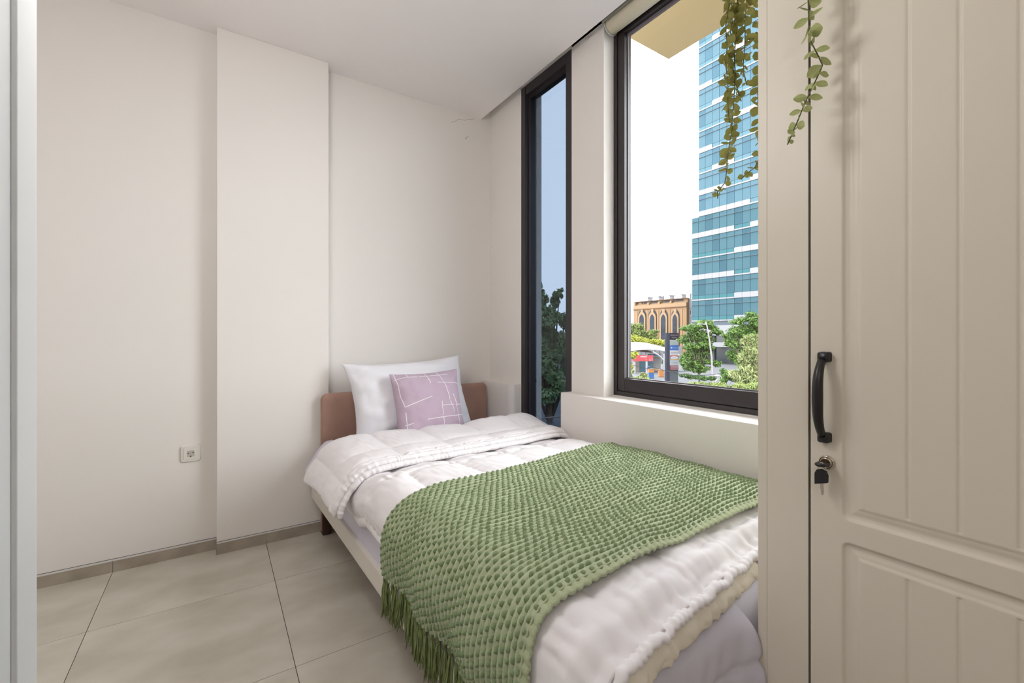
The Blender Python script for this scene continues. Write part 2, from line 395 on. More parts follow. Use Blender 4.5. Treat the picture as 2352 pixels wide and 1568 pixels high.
# loose sheet hanging over the foot
nu, nv = 70, 60; P = np.zeros((nu, nv, 3))
for i in range(nu):
    u = i / (nu - 1); x = .0 + u * .40
    for j in range(nv):
        v = j / (nv - 1)
        if v < .18:
            a = v / .18 * math.pi / 2; y = -2.03 - .052 * math.sin(a); z = .448 + .052 * math.cos(a)
        else:
            y = -2.082; z = .448 - (v - .18) / .82 * .39
        d = max(0, (.508 - z))
        bul = .034 * (1 - math.exp(-(d / .07) ** 2)) * (u ** 6) * (1 - .3 * max(0, d - .25) / .2) + .003 * (1 - math.exp(-(d / .05) ** 2))
        cr = .009 * math.exp(-((z - (.36 + .035 * u)) / .010) ** 2)
        wr = .0045 * math.sin(x * 46 + z * 22 + 2 * math.sin(z * 17 + x * 9)) * min(1, d / .06) + .002 * math.sin(x * 120 - z * 60) * min(1, d / .1)
        P[i, j] = (x + .012 * u ** 8 * math.sin(min(1, d / .12) * math.pi / 2), y - bul + cr - wr * .8, z)
grid_obj('sheet_overhang', P, SHEET, mt, solid=.002)

# ---- duvet
DUV = mat('white_cotton', rgb(236, 232, 234), .65, bump=.06, bscale=45, spec=.25, stretch=(1, 2.2, 1))
LIN = mat('cream_lining', rgb(232, 224, 208), .7, bump=.08, bscale=30, spec=.2)
dv = bed_thing('duvet'); tag(dv, 'white quilted duvet with its head end folded back over the bed', 'duvet')
prof_d = [(-.038, .388), (-.047, .43), (-.040, .485), (-.005, .532), (.06, .552), (.25, .558), (.5, .56), (.75, .56), (.93, .556), (.985, .535), (1.004, .49), (1.006, .42)]
NT, NY = 300, 300
pd_, ud = resample(prof_d, NT)
def normals2(p):
    t = np.gradient(p, axis=0); n = np.stack([-t[:, 1], t[:, 0]], 1); return n / np.linalg.norm(n, axis=1, keepdims=True)
nd_ = normals2(pd_)
ysd = np.linspace(-.52, -2.062, NY)
SEAM_T = [.035 + .222 * k for k in range(7)]; SEAM_Y = [-.70, -1.0, -1.31, -1.64, -1.972, -2.036]
def seamdist(a, seams): return np.min(np.abs(np.asarray(a)[..., None] - np.array(seams)), axis=-1)
T, Y = np.meshgrid(ud, ysd, indexing='ij')
dt = seamdist(T + .004 * nz(T * 9, Y * 9), SEAM_T); dy = seamdist(Y + .003 * nz(T * 11, Y * 7, 2), SEAM_Y)
puff = .020 * (1 - np.exp(-(dt / .035))) * (1 - np.exp(-(dy / .035)))
wr = .0034 * nz(T, Y, 1, 9) + .0015 * nz(T * 1.5, Y * .6, 3, 31)
wr += .0024 * np.sin(Y * 130 + 3 * nz(T, Y, 2, 9)) * np.exp(-dt / .018) + .0042 * np.sin(T * 105 + 5 * nz(T, Y * .3, 4, 14)) * np.exp(-dy / .024)
edge = np.minimum(1, T / .02) * np.minimum(1, (ud[-1] - T) / .02)
off = (puff + wr) * edge
def skew(x): return np.interp(x, [-.05, .06, .56, 1.0], [-.018, -.013, .040, .060])
foot = np.clip((-1.975 - Y) / .087, 0, 1)       # roll down over the foot edge
P = np.zeros((NT, NY, 3))
P[..., 0] = pd_[:, None, 0] + nd_[:, None, 0] * off
P[..., 1] = Y + .006 * nz(T, Y, 7, 10) * foot + np.clip((-1.88 - Y) / .16, 0, 1) * skew(pd_[:, 0])[:, None]
P[..., 2] = pd_[:, None, 1] + nd_[:, None, 1] * off - .036 * foot ** 1.7 + .004 * np.sin(T * 105 + 4 * nz(T, Y * .3, 1, 9)) * foot ** 2
P[..., 0] -= .010 * np.sin(Y * 5 + 1) * np.clip(1 - T / .12, 0, 1)
P[..., 2] -= .032 * np.clip((Y + .985) / .09, 0, 1)
grid_obj('quilted_top', P, DUV, dv, solid=.006)
# ruffled foot hem and the cream lining under it
def hem_roll(name, m, y, zoff, rad, amp, t0=.0, t1=1., seed=0):
    n = 520; tt = np.linspace(ud[-1] * t0, ud[-1] * t1, n); k = 10
    px = np.interp(tt, ud, pd_[:, 0]); pz = np.interp(tt, ud, pd_[:, 1]); nx_ = np.interp(tt, ud, nd_[:, 0]); nzz = np.interp(tt, ud, nd_[:, 1])
    P = np.zeros((n, k, 3))
    rr = rad * (1 + .10 * np.sin(tt * 300 + 5 * nz(tt, tt * 0 + seed, 1, 12)) * amp + .06 * nz(tt, tt * 0 + seed, 5, 50))
    dz = .004 * nz(tt, tt * 0 + seed, 2, 30) + .003 * np.sin(tt * 75)
    for q in range(k):
        a = 2 * math.pi * q / k
        P[:, q, 0] = px + nx_ * (zoff + rr * math.sin(a)); P[:, q, 2] = pz + nzz * (zoff + rr * math.sin(a)) + dz; P[:, q, 1] = y + rr * 1.5 * math.cos(a) + .003 * nz(tt, tt * 0 + seed, 3, 24) + skew(px)
    P = np.concatenate([P, P[:, :1]], 1)
    return grid_obj(name, P, m, dv)
hem_roll('foot_hem', DUV, -2.064, -.026, .0085, 1.6, seed=1)
n = 420; tt = np.linspace(.02, .72, n); P = np.zeros((n, 12, 3))
hx = np.interp(tt, ud, pd_[:, 0]); hz_ = np.interp(tt, ud, pd_[:, 1]); ha = np.interp(tt, ud, nd_[:, 0]); hb_ = np.interp(tt, ud, nd_[:, 1])
for q in range(12):
    v = q / 11; ru = np.sin(tt * 120 + 6 * nz(tt, tt * 0 + 3, 1, 13)) * .5 + .5
    o_ = -.026 - .036 * v - .006 * v * ru
    P[:, q, 0] = hx + ha * o_; P[:, q, 2] = hz_ + hb_ * o_; P[:, q, 1] = -2.060 + skew(hx) - .022 * math.sin(v * math.pi / 2) - .007 * math.sin(v * math.pi) * ru - .003 * nz(tt, tt * 0 + v, 4, 55) * v
grid_obj('lining_hem', P, LIN, dv, solid=.004)
# folded-back head end
prof_f = [(-.104, .392), (-.096, .432), (-.070, .480), (-.028, .520), (.04, .543), (.2, .550), (.5, .553), (.75, .556), (.92, .560), (.99, .550), (1.018, .524), (1.028, .494)]
NF = 300; pf_, uf = resample(prof_f, NF); nf_ = normals2(pf_)
def yback(x): return np.interp(x, [-.10, .1, .5, .95, 1.05], [-.345, -.352, -.42, -.515, -.56])
def yfront(x): return np.interp(x, [-.10, .05, .5, 1.05], [-.842, -.846, -.850, -.842])
def slab(name, m, th0, th1, f0, f1, dfront, quilt, ruff, base=0.0, lift=None):
    # closed puffy slab along y: top from front to back, round back, underside
    NV = 150; P = np.zeros((NF, NV, 3))
    X = pf_[:, 0]; yb_ = yback(X); yf_ = yfront(X) - dfront
    Xn = uf / uf[-1]
    for j in range(NV):
        s = j / (NV - 1)
        if s < .70: q = s / .70; side = 1
        else: q = 1 - (s - .70) / .30; side = 0
        y = yf_ + (yb_ - yf_) * q
        env = np.sqrt(np.clip(1 - np.clip((q - (1 - .08)) / .08, 0, 1) ** 2, 0, 1)) * np.sqrt(np.clip(1 - np.clip((.045 - q) / .045, 0, 1) ** 2, 0, 1))
        th = (th0 + (th1 - th0) * q) * np.ones(NF)
        if lift is not None: th = th + lift(X, q)
        o_ = th * env * side + base
        if side:
            d2 = np.abs(q - .36); dq = seamdist(uf, [.10 + .235 * k for k in range(7)]); d0 = abs(q - .09)
            pu = quilt * ((1 - np.exp(-dq / .03)) * (1 - math.exp(-abs(q - .36) / .06)) * (1 - math.exp(-d0 / .03)) - .45)
            o_ = o_ + env * (pu + .0035 * nz(uf, y, 2, 10) + .0014 * nz(uf * 1.6, y * .6, 4, 33))
            o_ = o_ + env * ruff * (.6 * np.sin(uf * 120 + 5 * nz(uf, uf * 0, 1, 17)) + .5 * nz(uf, uf * 0 + q * 3, 2, 60)) * (math.exp(-((q - .045) / .05) ** 2) + .35 * math.exp(-((q - .36) / .05) ** 2))
            if q < .1: y = y + .004 * np.sin(uf * 90 + 3 * nz(uf, uf * 0, 3, 7)) * (1 - q / .1)
        endr = np.sqrt(np.clip(1 - np.clip((.022 - uf) / .022, 0, 1) ** 2, 0, 1)) * np.sqrt(np.clip(1 - np.clip((uf - uf[-1] + .022) / .022, 0, 1) ** 2, 0, 1))
        o_ = base + (o_ - base) * endr
        P[:, j, 0] = X + nf_[:, 0] * o_; P[:, j, 1] = y; P[:, j, 2] = pf_[:, 1] + nf_[:, 1] * o_
    # flare of the hanging corner
    hang = np.clip(1 - uf / .16, 0, 1)[:, None]
    P[..., 2] += .012 * hang * np.sin(P[..., 1] * 9 + 1.0)
    return grid_obj(name, P, m, dv)
def lift_f(X, q): return np.clip((X - .55) / .3, 0, 1) * np.clip((1.06 - X) / .12, 0, 1) * .030 * math.exp(-((q - .80) / .25) ** 2) * np.ones_like(X) + .006 * math.exp(-((q - .85) / .2) ** 2)
slab('folded_edge', DUV, .027, .028, 0, 1, .0, .014, .0035, base=.004, lift=lift_f)
# second hem peeping out below the fold
def hem_fold(name, m, dyf, zoff, rad, seed):
    n = 560; tt = np.linspace(.004, uf[-1] - .01, n); k = 10
    X = np.interp(tt, uf, pf_[:, 0]); Z = np.interp(tt, uf, pf_[:, 1]); a_ = np.interp(tt, uf, nf_[:, 0]); b_ = np.interp(tt, uf, nf_[:, 1])
    y = yfront(X) - dyf; rr = rad * (1 + .05 * np.sin(tt * 260 + 7 * nz(tt, tt * 0 + seed, 1, 21)) + .09 * nz(tt, tt * 0 + seed, 5, 70))
    rr *= np.sqrt(np.clip(1 - np.clip((.02 - tt) / .02, 0, 1) ** 2, .05, 1))
    P = np.zeros((n, k + 1, 3))
    for q in range(k + 1):
        a = 2 * math.pi * q / k
        P[:, q, 0] = X + a_ * (zoff + rr * math.sin(a)); P[:, q, 2] = Z + b_ * (zoff + rr * math.sin(a)); P[:, q, 1] = y + rr * 1.7 * math.cos(a) + .004 * nz(tt, tt * 0 + seed, 3, 16)
    hang = np.clip(1 - tt / .16, 0, 1)[:, None]
    P[..., 2] += .012 * hang * np.sin(P[..., 1] * 9 + 1.0)
    return grid_obj(name, m=m, P=P, parent=dv)
hem_fold('upper_hem', DUV, .000, .019, .0115, 4)
hem_fold('lower_hem', DUV, .019, .004, .0115, 9)

# ---- pillow and cushion
def cushion_surface(W, Hh, T, pinch, seed, wr):
    def f(u, v, side):   # u, v in -1..1
        e = (max(0, 1 - abs(u) ** 2.6) * max(0, 1 - abs(v) ** 2.6)) ** .55
        x = u * W / 2 * (1 - pinch * (1 - v * v) * abs(u) ** 3 * 1.0); z = v * Hh / 2 * (1 - pinch * (1 - u * u) * abs(v) ** 3)
        y = T / 2 * e * (-1 if side else 1)
        n_ = wr * (float(nz(u, v, seed, 4.1)) + .5 * float(nz(u, v, seed + 3, 9.0)) + .3 * float(nz(u, v, seed + 5, 19.0)))
        rad = wr * .9 * math.sin(14 * math.atan2(v, u) + seed) * (abs(u * v)) ** .7 * (1 - e)
        return Vector((x, y - (n_ * min(1, e * 2) + rad) * (1 if side else .5), z))
    return f
def cushion(name, fsurf, m, par, n=46):
    V = []; F = []; c = [math.sin(t * math.pi / 2) for t in np.linspace(-1, 1, n)]
    for side in (1, 0):
        for u in c:
            for v in c: V.append(fsurf(u, v, side))
    for s_ in range(2):
        for i in range(n - 1):
            for j in range(n - 1):
                q = [s_ * n * n + i * n + j, s_ * n * n + (i + 1) * n + j, s_ * n * n + (i + 1) * n + j + 1, s_ * n * n + i * n + j + 1]
                F.append(q if s_ == 0 else q[::-1])
    return obj(name, V, F, m, par, smooth=True)
PILW = mat('white_pillowcase', rgb(232, 231, 236), .65, bump=.08, bscale=18, spec=.25)
pw = empty('pillow', (.925, 2.405, .50), BR); tag(pw, 'plump white pillow propped against the brown headboard', 'pillow')
fp = cushion_surface(.71, .47, .20, .10, 1.3, .008)
o = cushion('pillowcase', fp, PILW, pw); o.location = (0, .0, .205); o.rotation_euler = (math.radians(-20), math.radians(-2.5), 0)
# open flange of the pillowcase on its left side
LILAC = mat('lilac_cotton', rgb(190, 170, 186), .75, bump=.10, bscale=30, spec=.2)
cu = empty('cushion', (.960, 2.248, .52), BR + math.radians(-3)); tag(cu, 'small lilac square cushion with white criss-cross lines leaning on the white pillow', 'cushion')
fc = cushion_surface(.39, .39, .15, .07, 4.2, .0055)
body = cushion('cushion_cover', fc, LILAC, cu); body.location = (0, 0, .160); body.rotation_euler = (math.radians(-17), math.radians(-2), 0)
PRINT = mat('white_print', rgb(238, 234, 236), .8)
SEGS = [((-.93, .80), (-.62, .86)), ((-.62, .86), (.62, .84)), ((-.90, .98), (-.86, .35)), ((-.86, .35), (-.80, .02)), ((-.06, .97), (.02, .60)),
        ((.30, .98), (.42, .55)), ((.42, .55), (.60, -.32)), ((.22, .60), (.95, .55)), ((-.80, .02), (-.02, .22)),
        ((.24, .06), (.22, -.98)), ((.24, -.06), (.97, -.08)), ((.66, .24), (.75, -.25)), ((.75, -.25), (.74, -.90)), ((-.22, -.38), (.96, -.37)),
        ((-.78, -.12), (-.80, -.98)), ((-.84, -.68), (-.06, -.62)), ((.38, -.60), (.37, -.94)), ((.62, -.76), (.96, -.76)), ((-.84, -.46), (-.60, -.43)), ((-.58, .98), (-.56, .86))]
for a, b in SEGS:
    n = 18; V = []; F = []
    a = Vector(a); b = Vector(b); d = (b - a).normalized(); pn = Vector((-d.y, d.x)) * .0095
    for i in range(n + 1):
        p = a + (b - a) * i / n
        for s_ in (-1, 1):
            q = p + pn * s_; q.x = max(-.99, min(.99, q.x)); q.y = max(-.99, min(.99, q.y))
            V.append(fc(q.x, q.y, 1) + Vector((0, -.0012, 0)))
    for i in range(n): F.append((2 * i, 2 * i + 1, 2 * i + 3, 2 * i + 2))
    obj('printed_line', V, F, PRINT, body, smooth=True)

# ---- green bobble throw
GRN = mat('sage_green_cotton', rgb(180, 189, 155), .85, rgb(172, 182, 146), 30, bump=.25, bscale=260, spec=.15, sheen=.2)
GRN2 = mat('sage_green_bobble', rgb(146, 163, 124), .9, rgb(128, 147, 108), 60, bump=.4, bscale=420, spec=.1, sheen=.2)
GRN3 = mat('green_fringe_yarn', rgb(134, 145, 98), .9, rgb(112, 126, 80), 40, bump=.3, bscale=300, spec=.1)
tw = bed_thing('throw_blanket'); tag(tw, 'sage green bobble-knit throw with tassels laid across the bed', 'blanket')
prof_t = [(-.064, .336), (-.076, .40), (-.077, .455), (-.062, .515), (-.022, .566), (.05, .586), (.25, .590), (.5, .592), (.75, .593), (.92, .591), (.99, .575), (1.013, .545)]
DS, DY = .0212, .0168
st, lt = resample(prof_t, 400); LT = lt[-1]
NS = int(LT / DS) ; NYB = int(.70 / DY)
def throw_pt(s, v, off):  # s arc length, v 0 far .. 1 near
    s = np.asarray(s, float); v = np.asarray(v, float)
    x = np.interp(s, lt, st[:, 0]); z = np.interp(s, lt, st[:, 1])
    s2 = np.clip(s + .004, 0, LT); s1 = np.clip(s - .004, 0, LT)
    tx = np.interp(s2, lt, st[:, 0]) - np.interp(s1, lt, st[:, 0]); tz = np.interp(s2, lt, st[:, 1]) - np.interp(s1, lt, st[:, 1])
    L = np.hypot(tx, tz); nx_, nz_ = -tz / L, tx / L
    f = s / LT
    yfar = np.interp(s, [0, .22, .5, LT], [-1.232, -1.262, -1.285, -1.208]); ynear = np.interp(s, [0, .3, .6, LT], [-1.945, -1.928, -1.925, -1.93])
    y = yfar + (ynear - yfar) * v + .004 * nz(s, v, 3, 8)
    drape = np.clip(1 - s / .25, 0, 1)
    g = off + .003 * nz(s, v, 1, 6) + .007 * nz(s * 2.2, v * 2.0, 4, 3.1) * (1 - drape) + drape * .009 * np.sin(v * 17 + 1)
    return np.stack([x + nx_ * g, y, z + nz_ * g], -1)
su = np.linspace(0, LT, NS * 6 + 1); vu = np.linspace(0, 1, NYB * 6 + 1)
S_, V_ = np.meshgrid(su, vu, indexing='ij')
ph = V_ * NYB
rib = .0032 * np.cos(2 * np.pi * ph)
rib += .0010 * nz(S_, V_, 2, 160)
P = throw_pt(S_, V_, rib)
grid_obj('knitted_cloth', P, GRN, tw, solid=.004)
# bobbles: about 2,600 in all; the biggest in view are single parts would exceed the limit, so one joined part
dome = []; nd6 = 7
for a_, r_ in ((0.0, 1.0), (.45, .97), (.95, .72)): dome += [(r_ * math.cos(2 * math.pi * k / nd6), r_ * math.sin(2 * math.pi * k / nd6), a_) for k in range(nd6)]
dome.append((0, 0, 1.15)); dome = np.array(dome)
dfc = [(i * nd6 + k, i * nd6 + (k + 1) % nd6, (i + 1) * nd6 + (k + 1) % nd6, (i + 1) * nd6 + k) for i in range(2) for k in range(nd6)] + [(2 * nd6 + k, 2 * nd6 + (k + 1) % nd6, 3 * nd6) for k in range(nd6)]
VV = []; FF = []
for j in range(NYB):
    for i in range(NS):
        s = (i + .5 + .5 * (j % 2)) * DS + R.uniform(-.0016, .0016); v = (j + .5 + R.uniform(-.08, .08)) / NYB
        if s > LT - .004 or s < .004: continue
        ds_, dv_ = .003, .004
        p0 = throw_pt(s, v, -.002); ps = throw_pt(s + ds_, v, -.002) - p0; pv = throw_pt(s, v + dv_, -.002) - p0
        ps /= np.linalg.norm(ps); pv /= np.linalg.norm(pv); n_ = np.cross(pv, ps); n_ /= np.linalg.norm(n_)
        if n_[2] < 0 and s > .12: n_ = -n_
        if s <= .25 and n_[0] > .3: n_ = -n_
        rr = R.uniform(.0053, .0066); hh = R.uniform(.0092, .0118)
        base = len(VV)
        VV += (p0 + dome[:, :1] * ps * rr * 1.15 + dome[:, 1:2] * pv * rr * .82 + dome[:, 2:3] * n_ * hh).tolist()
        FF += [tuple(base + q for q in f_) for f_ in dfc]
o = obj('bobble_knit', VV, FF, GRN2, tw, smooth=True); o['kind'] = 'stuff'
# ragged woven border along the near edge
sb = np.linspace(.0, LT, 500); P = np.zeros((500, 4, 3))
for q, vv in enumerate((.985, 1.0, 1.012, 1.020)): P[:, q] = throw_pt(sb, np.full(500, vv) + (.003 * nz(sb, sb * 0, 1, 160) * (q == 3)), np.full(500, .002 - .0025 * q) + .002 * np.sin(sb * 300 + q))
grid_obj('woven_border', P, GRN, tw, solid=.005)
# tassels along the hanging edge
def tassel_mesh(seed):
    r = random.Random(seed); mb = MB(); L = .105 * r.uniform(.92, 1.08)
    mb.lathe([(.0045, .004), (.0062, -.004), (.0058, -.011), (.004, -.014)], 8)
    for k in range(17):
        a = r.uniform(0, 6.28); q = r.random() ** .5; l = L * r.uniform(.78, 1.05); sp = .010 * q
        pts = [(.0035 * q * math.cos(a), .0035 * q * math.sin(a), -.010)]
        w1 = r.uniform(-.004, .004); w2 = r.uniform(-.004, .004)
        for t in (.25, .5, .75, 1.0):
            pts.append((sp * (.4 + t * .8) * math.cos(a) + w1 * math.sin(t * 4), sp * (.4 + t * .8) * math.sin(a) + w2 * math.sin(t * 5), -.010 - l * t))
        mb.tube(pts, [.0018, .0020, .0019, .0017, .0009], 5)
    me = bpy.data.meshes.new('tassel'); me.from_pydata(mb.v, [], mb.f); me.update(); me.materials.append(GRN3)
    me.polygons.foreach_set('use_smooth', [True] * len(me.polygons)); return me
tms = [tassel_mesh(k) for k in range(6)]
for k in range(27):
    v = (k + .5) / 27 + R.uniform(-.004, .004); p = throw_pt(.0, v, .0)
    o = bpy.data.objects.new('tassel', tms[k % 6]); COL.objects.link(o); o.parent = tw; o.location = p.tolist(); o.rotation_euler = (R.uniform(-.12, .12), R.uniform(-.05, .16), R.uniform(0, 6.28) * 0 + R.uniform(-.6, .6))

# ------------------------------------------------------------------ wardrobe
WX = .93; WY = .477
WARD = mat('ivory_satin_lacquer', rgb(216, 208, 193), .42, spec=.45)
GAP = mat('dark_gap', rgb(52, 46, 44), .6)
wd = empty('wardrobe', (WX, WY, 0)); tag(wd, 'tall ivory wardrobe with grooved panel doors at the foot of the bed', 'wardrobe')
def wl(name, x0, x1, y0, y1, z0, z1, m=WARD, **k): return box(name, x0 - WX, x1 - WX, y0 - WY, y1 - WY, z0, z1, m, wd, **k)
wl('end_panel', WX, 1.525, WY - .018, WY, 0, 2.06, bevel=.001)
wl('filler_strip', WX, WX + .02, .3835, WY - .0182, .0, 2.06, bevel=.0008)
wl('carcass', WX + .0205, 1.525, -.98, WY - .0182, .08, 2.04, GAP)
wl('plinth', WX + .03, 1.5, -.98, .38, 0, .08)
wl('top_board', WX, 1.525, -.98, WY - .0182, 2.0405, 2.06)
def routed_door(name, y0, y1, z0, z1, panels, grooves):
    # door front as a relief: routed border plus vertical V grooves
    ysl = np.unique(np.round(np.r_[np.arange(y0, y1, .0016), y1], 5))
    zl = [z0, z1]
    for (a, b, c, d) in panels:
        for e, sgn in ((c, 1), (d, -1)): zl += list(e + sgn * np.r_[np.arange(-.004, .045, .0014)])
        zl += list(np.linspace(c + .05, d - .05, 16))
    zl = np.unique(np.round(np.array(zl), 5)); zl = zl[(zl >= z0) & (zl <= z1)]
    Yg, Zg = np.meshgrid(ysl, zl, indexing='ij'); D = np.zeros_like(Yg)
    for (a, b, c, d) in panels:
        cy, cz = (a + b) / 2, (c + d) / 2; hy, hz = (b - a) / 2, (d - c) / 2; r = .012
        qx = np.abs(Yg - cy) - hy + r; qz = np.abs(Zg - cz) - hz + r
        sd = -(np.minimum(np.maximum(qx, qz), 0) + np.hypot(np.maximum(qx, 0), np.maximum(qz, 0)) - r)   # inside positive
        qx2 = hy - np.abs(Yg - cy); qz2 = hz - np.abs(Zg - cz); sq = np.minimum(qx2, qz2)
        ss = np.where(sd < .010, sd, sq)
        prof = np.interp(ss, [0, .0008, .004, .009, .0115, .017, .0205, .0215, .024, .0265, .030], [0, -.0022, -.0050, -.0062, -.0060, -.0042, -.0036, -.0036, -.0022, -.0012, -.0012])
        prof = np.where(ss <= 0, 0, prof)
        for g in grooves:
            dg = np.abs(Yg - g); gv = -np.interp(dg, [0, .0012, .0034], [.0024, .0020, 0])
            prof = np.where(sq > .029, prof + gv, prof)
        D += prof
    P = np.stack([0 * D - D, Yg - WY, Zg], -1)
    P[..., 0] += -.0
    me_o = grid_obj(name, P, WARD, wd)
    for p in me_o.data.polygons: pass
    return me_o
GR = [.2388, .1793, .1185, .058]
routed_door('door', -.112, .3795, .085, 2.036, [(-.06, .3286, .735, 1.985), (-.06, .3286, .14, .6955)], GR)
wl('door_core', WX + .012, WX + .0195, -.112, .3795, .085, 2.036)
wl('door_edge', WX + .0003, WX + .0135, .3785, .3795, .085, 2.036, GAP)
d2 = routed_door('door', -.606, -.115, .085, 2.036, [(-.554, -.165, .735, 1.985), (-.554, -.165, .14, .6955)], [-.2562 - .0607 * k for k in range(5)])
wl('door_core', WX + .012, WX + .0195, -.606, -.115, .085, 2.036)
BLK = mat('black_plastic', rgb(26, 24, 26), .35, spec=.5)
# bow handle
HY, HZ = .3545, .950; door1 = [c for c in wd.children if c.name.startswith('door')][0]
hd = MB()
for sg in (1, -1):
    a = rrect(.0098, .0095, .004); n = len(a)
    zc = HZ + sg * .0735
    Vv = [(0.0005, HY - WY + y, zc + z) for y, z in a] + [(-.012, HY - WY + y * .95, zc + z * .95) for y, z in a] + [(-.016, HY - WY + y * .72, zc + z * .72) for y, z in a]
    hd.add(Vv, [(i, (i + 1) % n, n + (i + 1) % n, n + i) for i in range(n)] + [(n + i, n + (i + 1) % n, 2 * n + (i + 1) % n, 2 * n + i) for i in range(n)] + [tuple(range(2 * n, 3 * n))])
pts = []; rad = []
for t in np.linspace(-1, 1, 25):
    pts.append((-.013 - .019 * (1 - abs(t) ** 3.2), HY - WY + .001, HZ + t * .0685)); rad.append(.0062 + .0026 * (1 - t * t) + .001 * (abs(t) > .93))
hd.tube(pts, rad, 12)
hd.obj('handle', BLK, door1, smooth=True)
# lock with two keys on a ring
CHR = mat('bright_metal', rgb(205, 195, 180), .22, metal=1); BRS = mat('dull_bronze', rgb(78, 64, 48), .35, metal=.9)
LY, LZ = .3525, .8305
lk = MB().lathe([(.0128, 0), (.0132, -.002), (.0122, -.0045), (.0105, -.005), (.0104, -.0035), (.0092, -.0035), (.0090, -.0065), (.0078, -.007)], 28, (0, LY - WY, LZ), 'x').obj('lock', CHR, door1, smooth=True)
MB().lathe([(.0079, -.005), (.0079, -.0075), (.007, -.008)], 24, (0, LY - WY, LZ), 'x').obj('lock_core', BRS, lk, smooth=True)
ks = empty('key_set', (WX, LY, LZ)); tag(ks, 'two black-headed keys on a ring hanging in the wardrobe lock', 'keys')
# key turned in the lock: flat bow pointing out
MB().tube([(-.002, 0, 0), (-.010, 0, 0)], .0022, 8).obj('key_shank', CHR, ks)
kb = MB(); a = [(-.008, -.006), (-.010, -.0105), (-.030, -.0095), (-.036, -.004), (-.036, .004), (-.030, .0095), (-.010, .0105), (-.008, .006)]
kb.prism([(x, y * .95) for x, y in a[::-1]], -.0026, .0026); kb.obj('key_head', BLK, ks, bevel=.0022, seg=3)
ring = [(-.022 + .0065 * math.cos(t) * .2, .0065 * math.cos(t), -.0055 + .0085 * math.sin(t)) for t in np.linspace(0, 2 * math.pi, 25)]
MB().tube(ring, .0007, 6, cap=False).obj('split_ring', CHR, ks, smooth=True)
hk = MB(); a = [(-.0088, -.030), (-.0090, -.018), (-.0065, -.0118), (0, -.0098), (.0065, -.0118), (.0092, -.018), (.0092, -.036)]
n = len(a); Vv = [(-.0205, y, z) for y, z in a] + [(-.0255, y, z) for y, z in a]
hk.add(Vv, [tuple(range(n)), tuple(range(n, 2 * n))[::-1]] + [(i, (i + 1) % n, n + (i + 1) % n, n + i) for i in range(n)])
hk.obj('key_head', BLK, ks, bevel=.0012, seg=3)
hb = MB(); a = [(-.002, -.031), (-.0035, -.050), (-.0025, -.0545), (-.0005, -.055), (.0005, -.0535), (.0002, -.050), (.0012, -.048), (.0008, -.045), (.002, -.043), (.0016, -.040), (.003, -.033)]
n = len(a); Vv = [(-.0222, y, z) for y, z in a] + [(-.0240, y, z) for y, z in a]
hb.add(Vv, [tuple(range(n)), tuple(range(n, 2 * n))[::-1]] + [(i, (i + 1) % n, n + (i + 1) % n, n + i) for i in range(n)])
hb.obj('key_blade', CHR, ks)

# ------------------------------------------------------------------ hanging artificial eucalyptus
FW = Vector((math.sin(TH), math.cos(TH), 0)); RT = Vector((math.cos(TH), -math.sin(TH), 0))
def at(px, py, Z): return Vector((0, 0, CAMZ)) + FW * Z + RT * ((px - CX) / FPX * Z) + Vector((0, 0, (Y0 - py) / FPX * Z))
LEAF = mat('eucalyptus_leaf', rgb(150, 142, 74), .6, rgb(128, 128, 70), 12, bump=.05, spec=.3, trans=.35)
LEAF2 = mat('eucalyptus_leaf_pale', rgb(180, 186, 134), .6, rgb(160, 168, 104), 14, spec=.3, trans=.25)
LEAF3 = mat('eucalyptus_leaf_yellow', rgb(178, 180, 50), .6, spec=.3, trans=.3)
STEM = mat('plant_stem', rgb(86, 88, 56), .7)
def leaf_mesh(name, m, ratio):
    V = []; F = []; n = 9; wds = [0, .42, .72, .92, 1.0, .96, .80, .50, .08]
    for i in range(n):
        t = i / (n - 1); cup = .10 * math.sin(t * math.pi)
        for k in (-1, -.5, 0, .5, 1): V.append((wds[i] * .5 * ratio * k, t, cup * (abs(k) - .4) + .05 * t * t))
    for i in range(n - 1):
        for k in range(4): F.append((i * 5 + k, i * 5 + k + 1, i * 5 + k + 6, i * 5 + k + 5))
    me = bpy.data.meshes.new(name); me.from_pydata(V, [], F); me.update(); me.materials.append(m)
    me.polygons.foreach_set('use_smooth', [True] * len(me.polygons)); return me
LM = [leaf_mesh('leaf', LEAF, .86), leaf_mesh('leaf', LEAF, .62)]
LMF = [leaf_mesh('leaf', LEAF2, .82), leaf_mesh('leaf', LEAF2, .60), leaf_mesh('leaf', LEAF3, .8)]
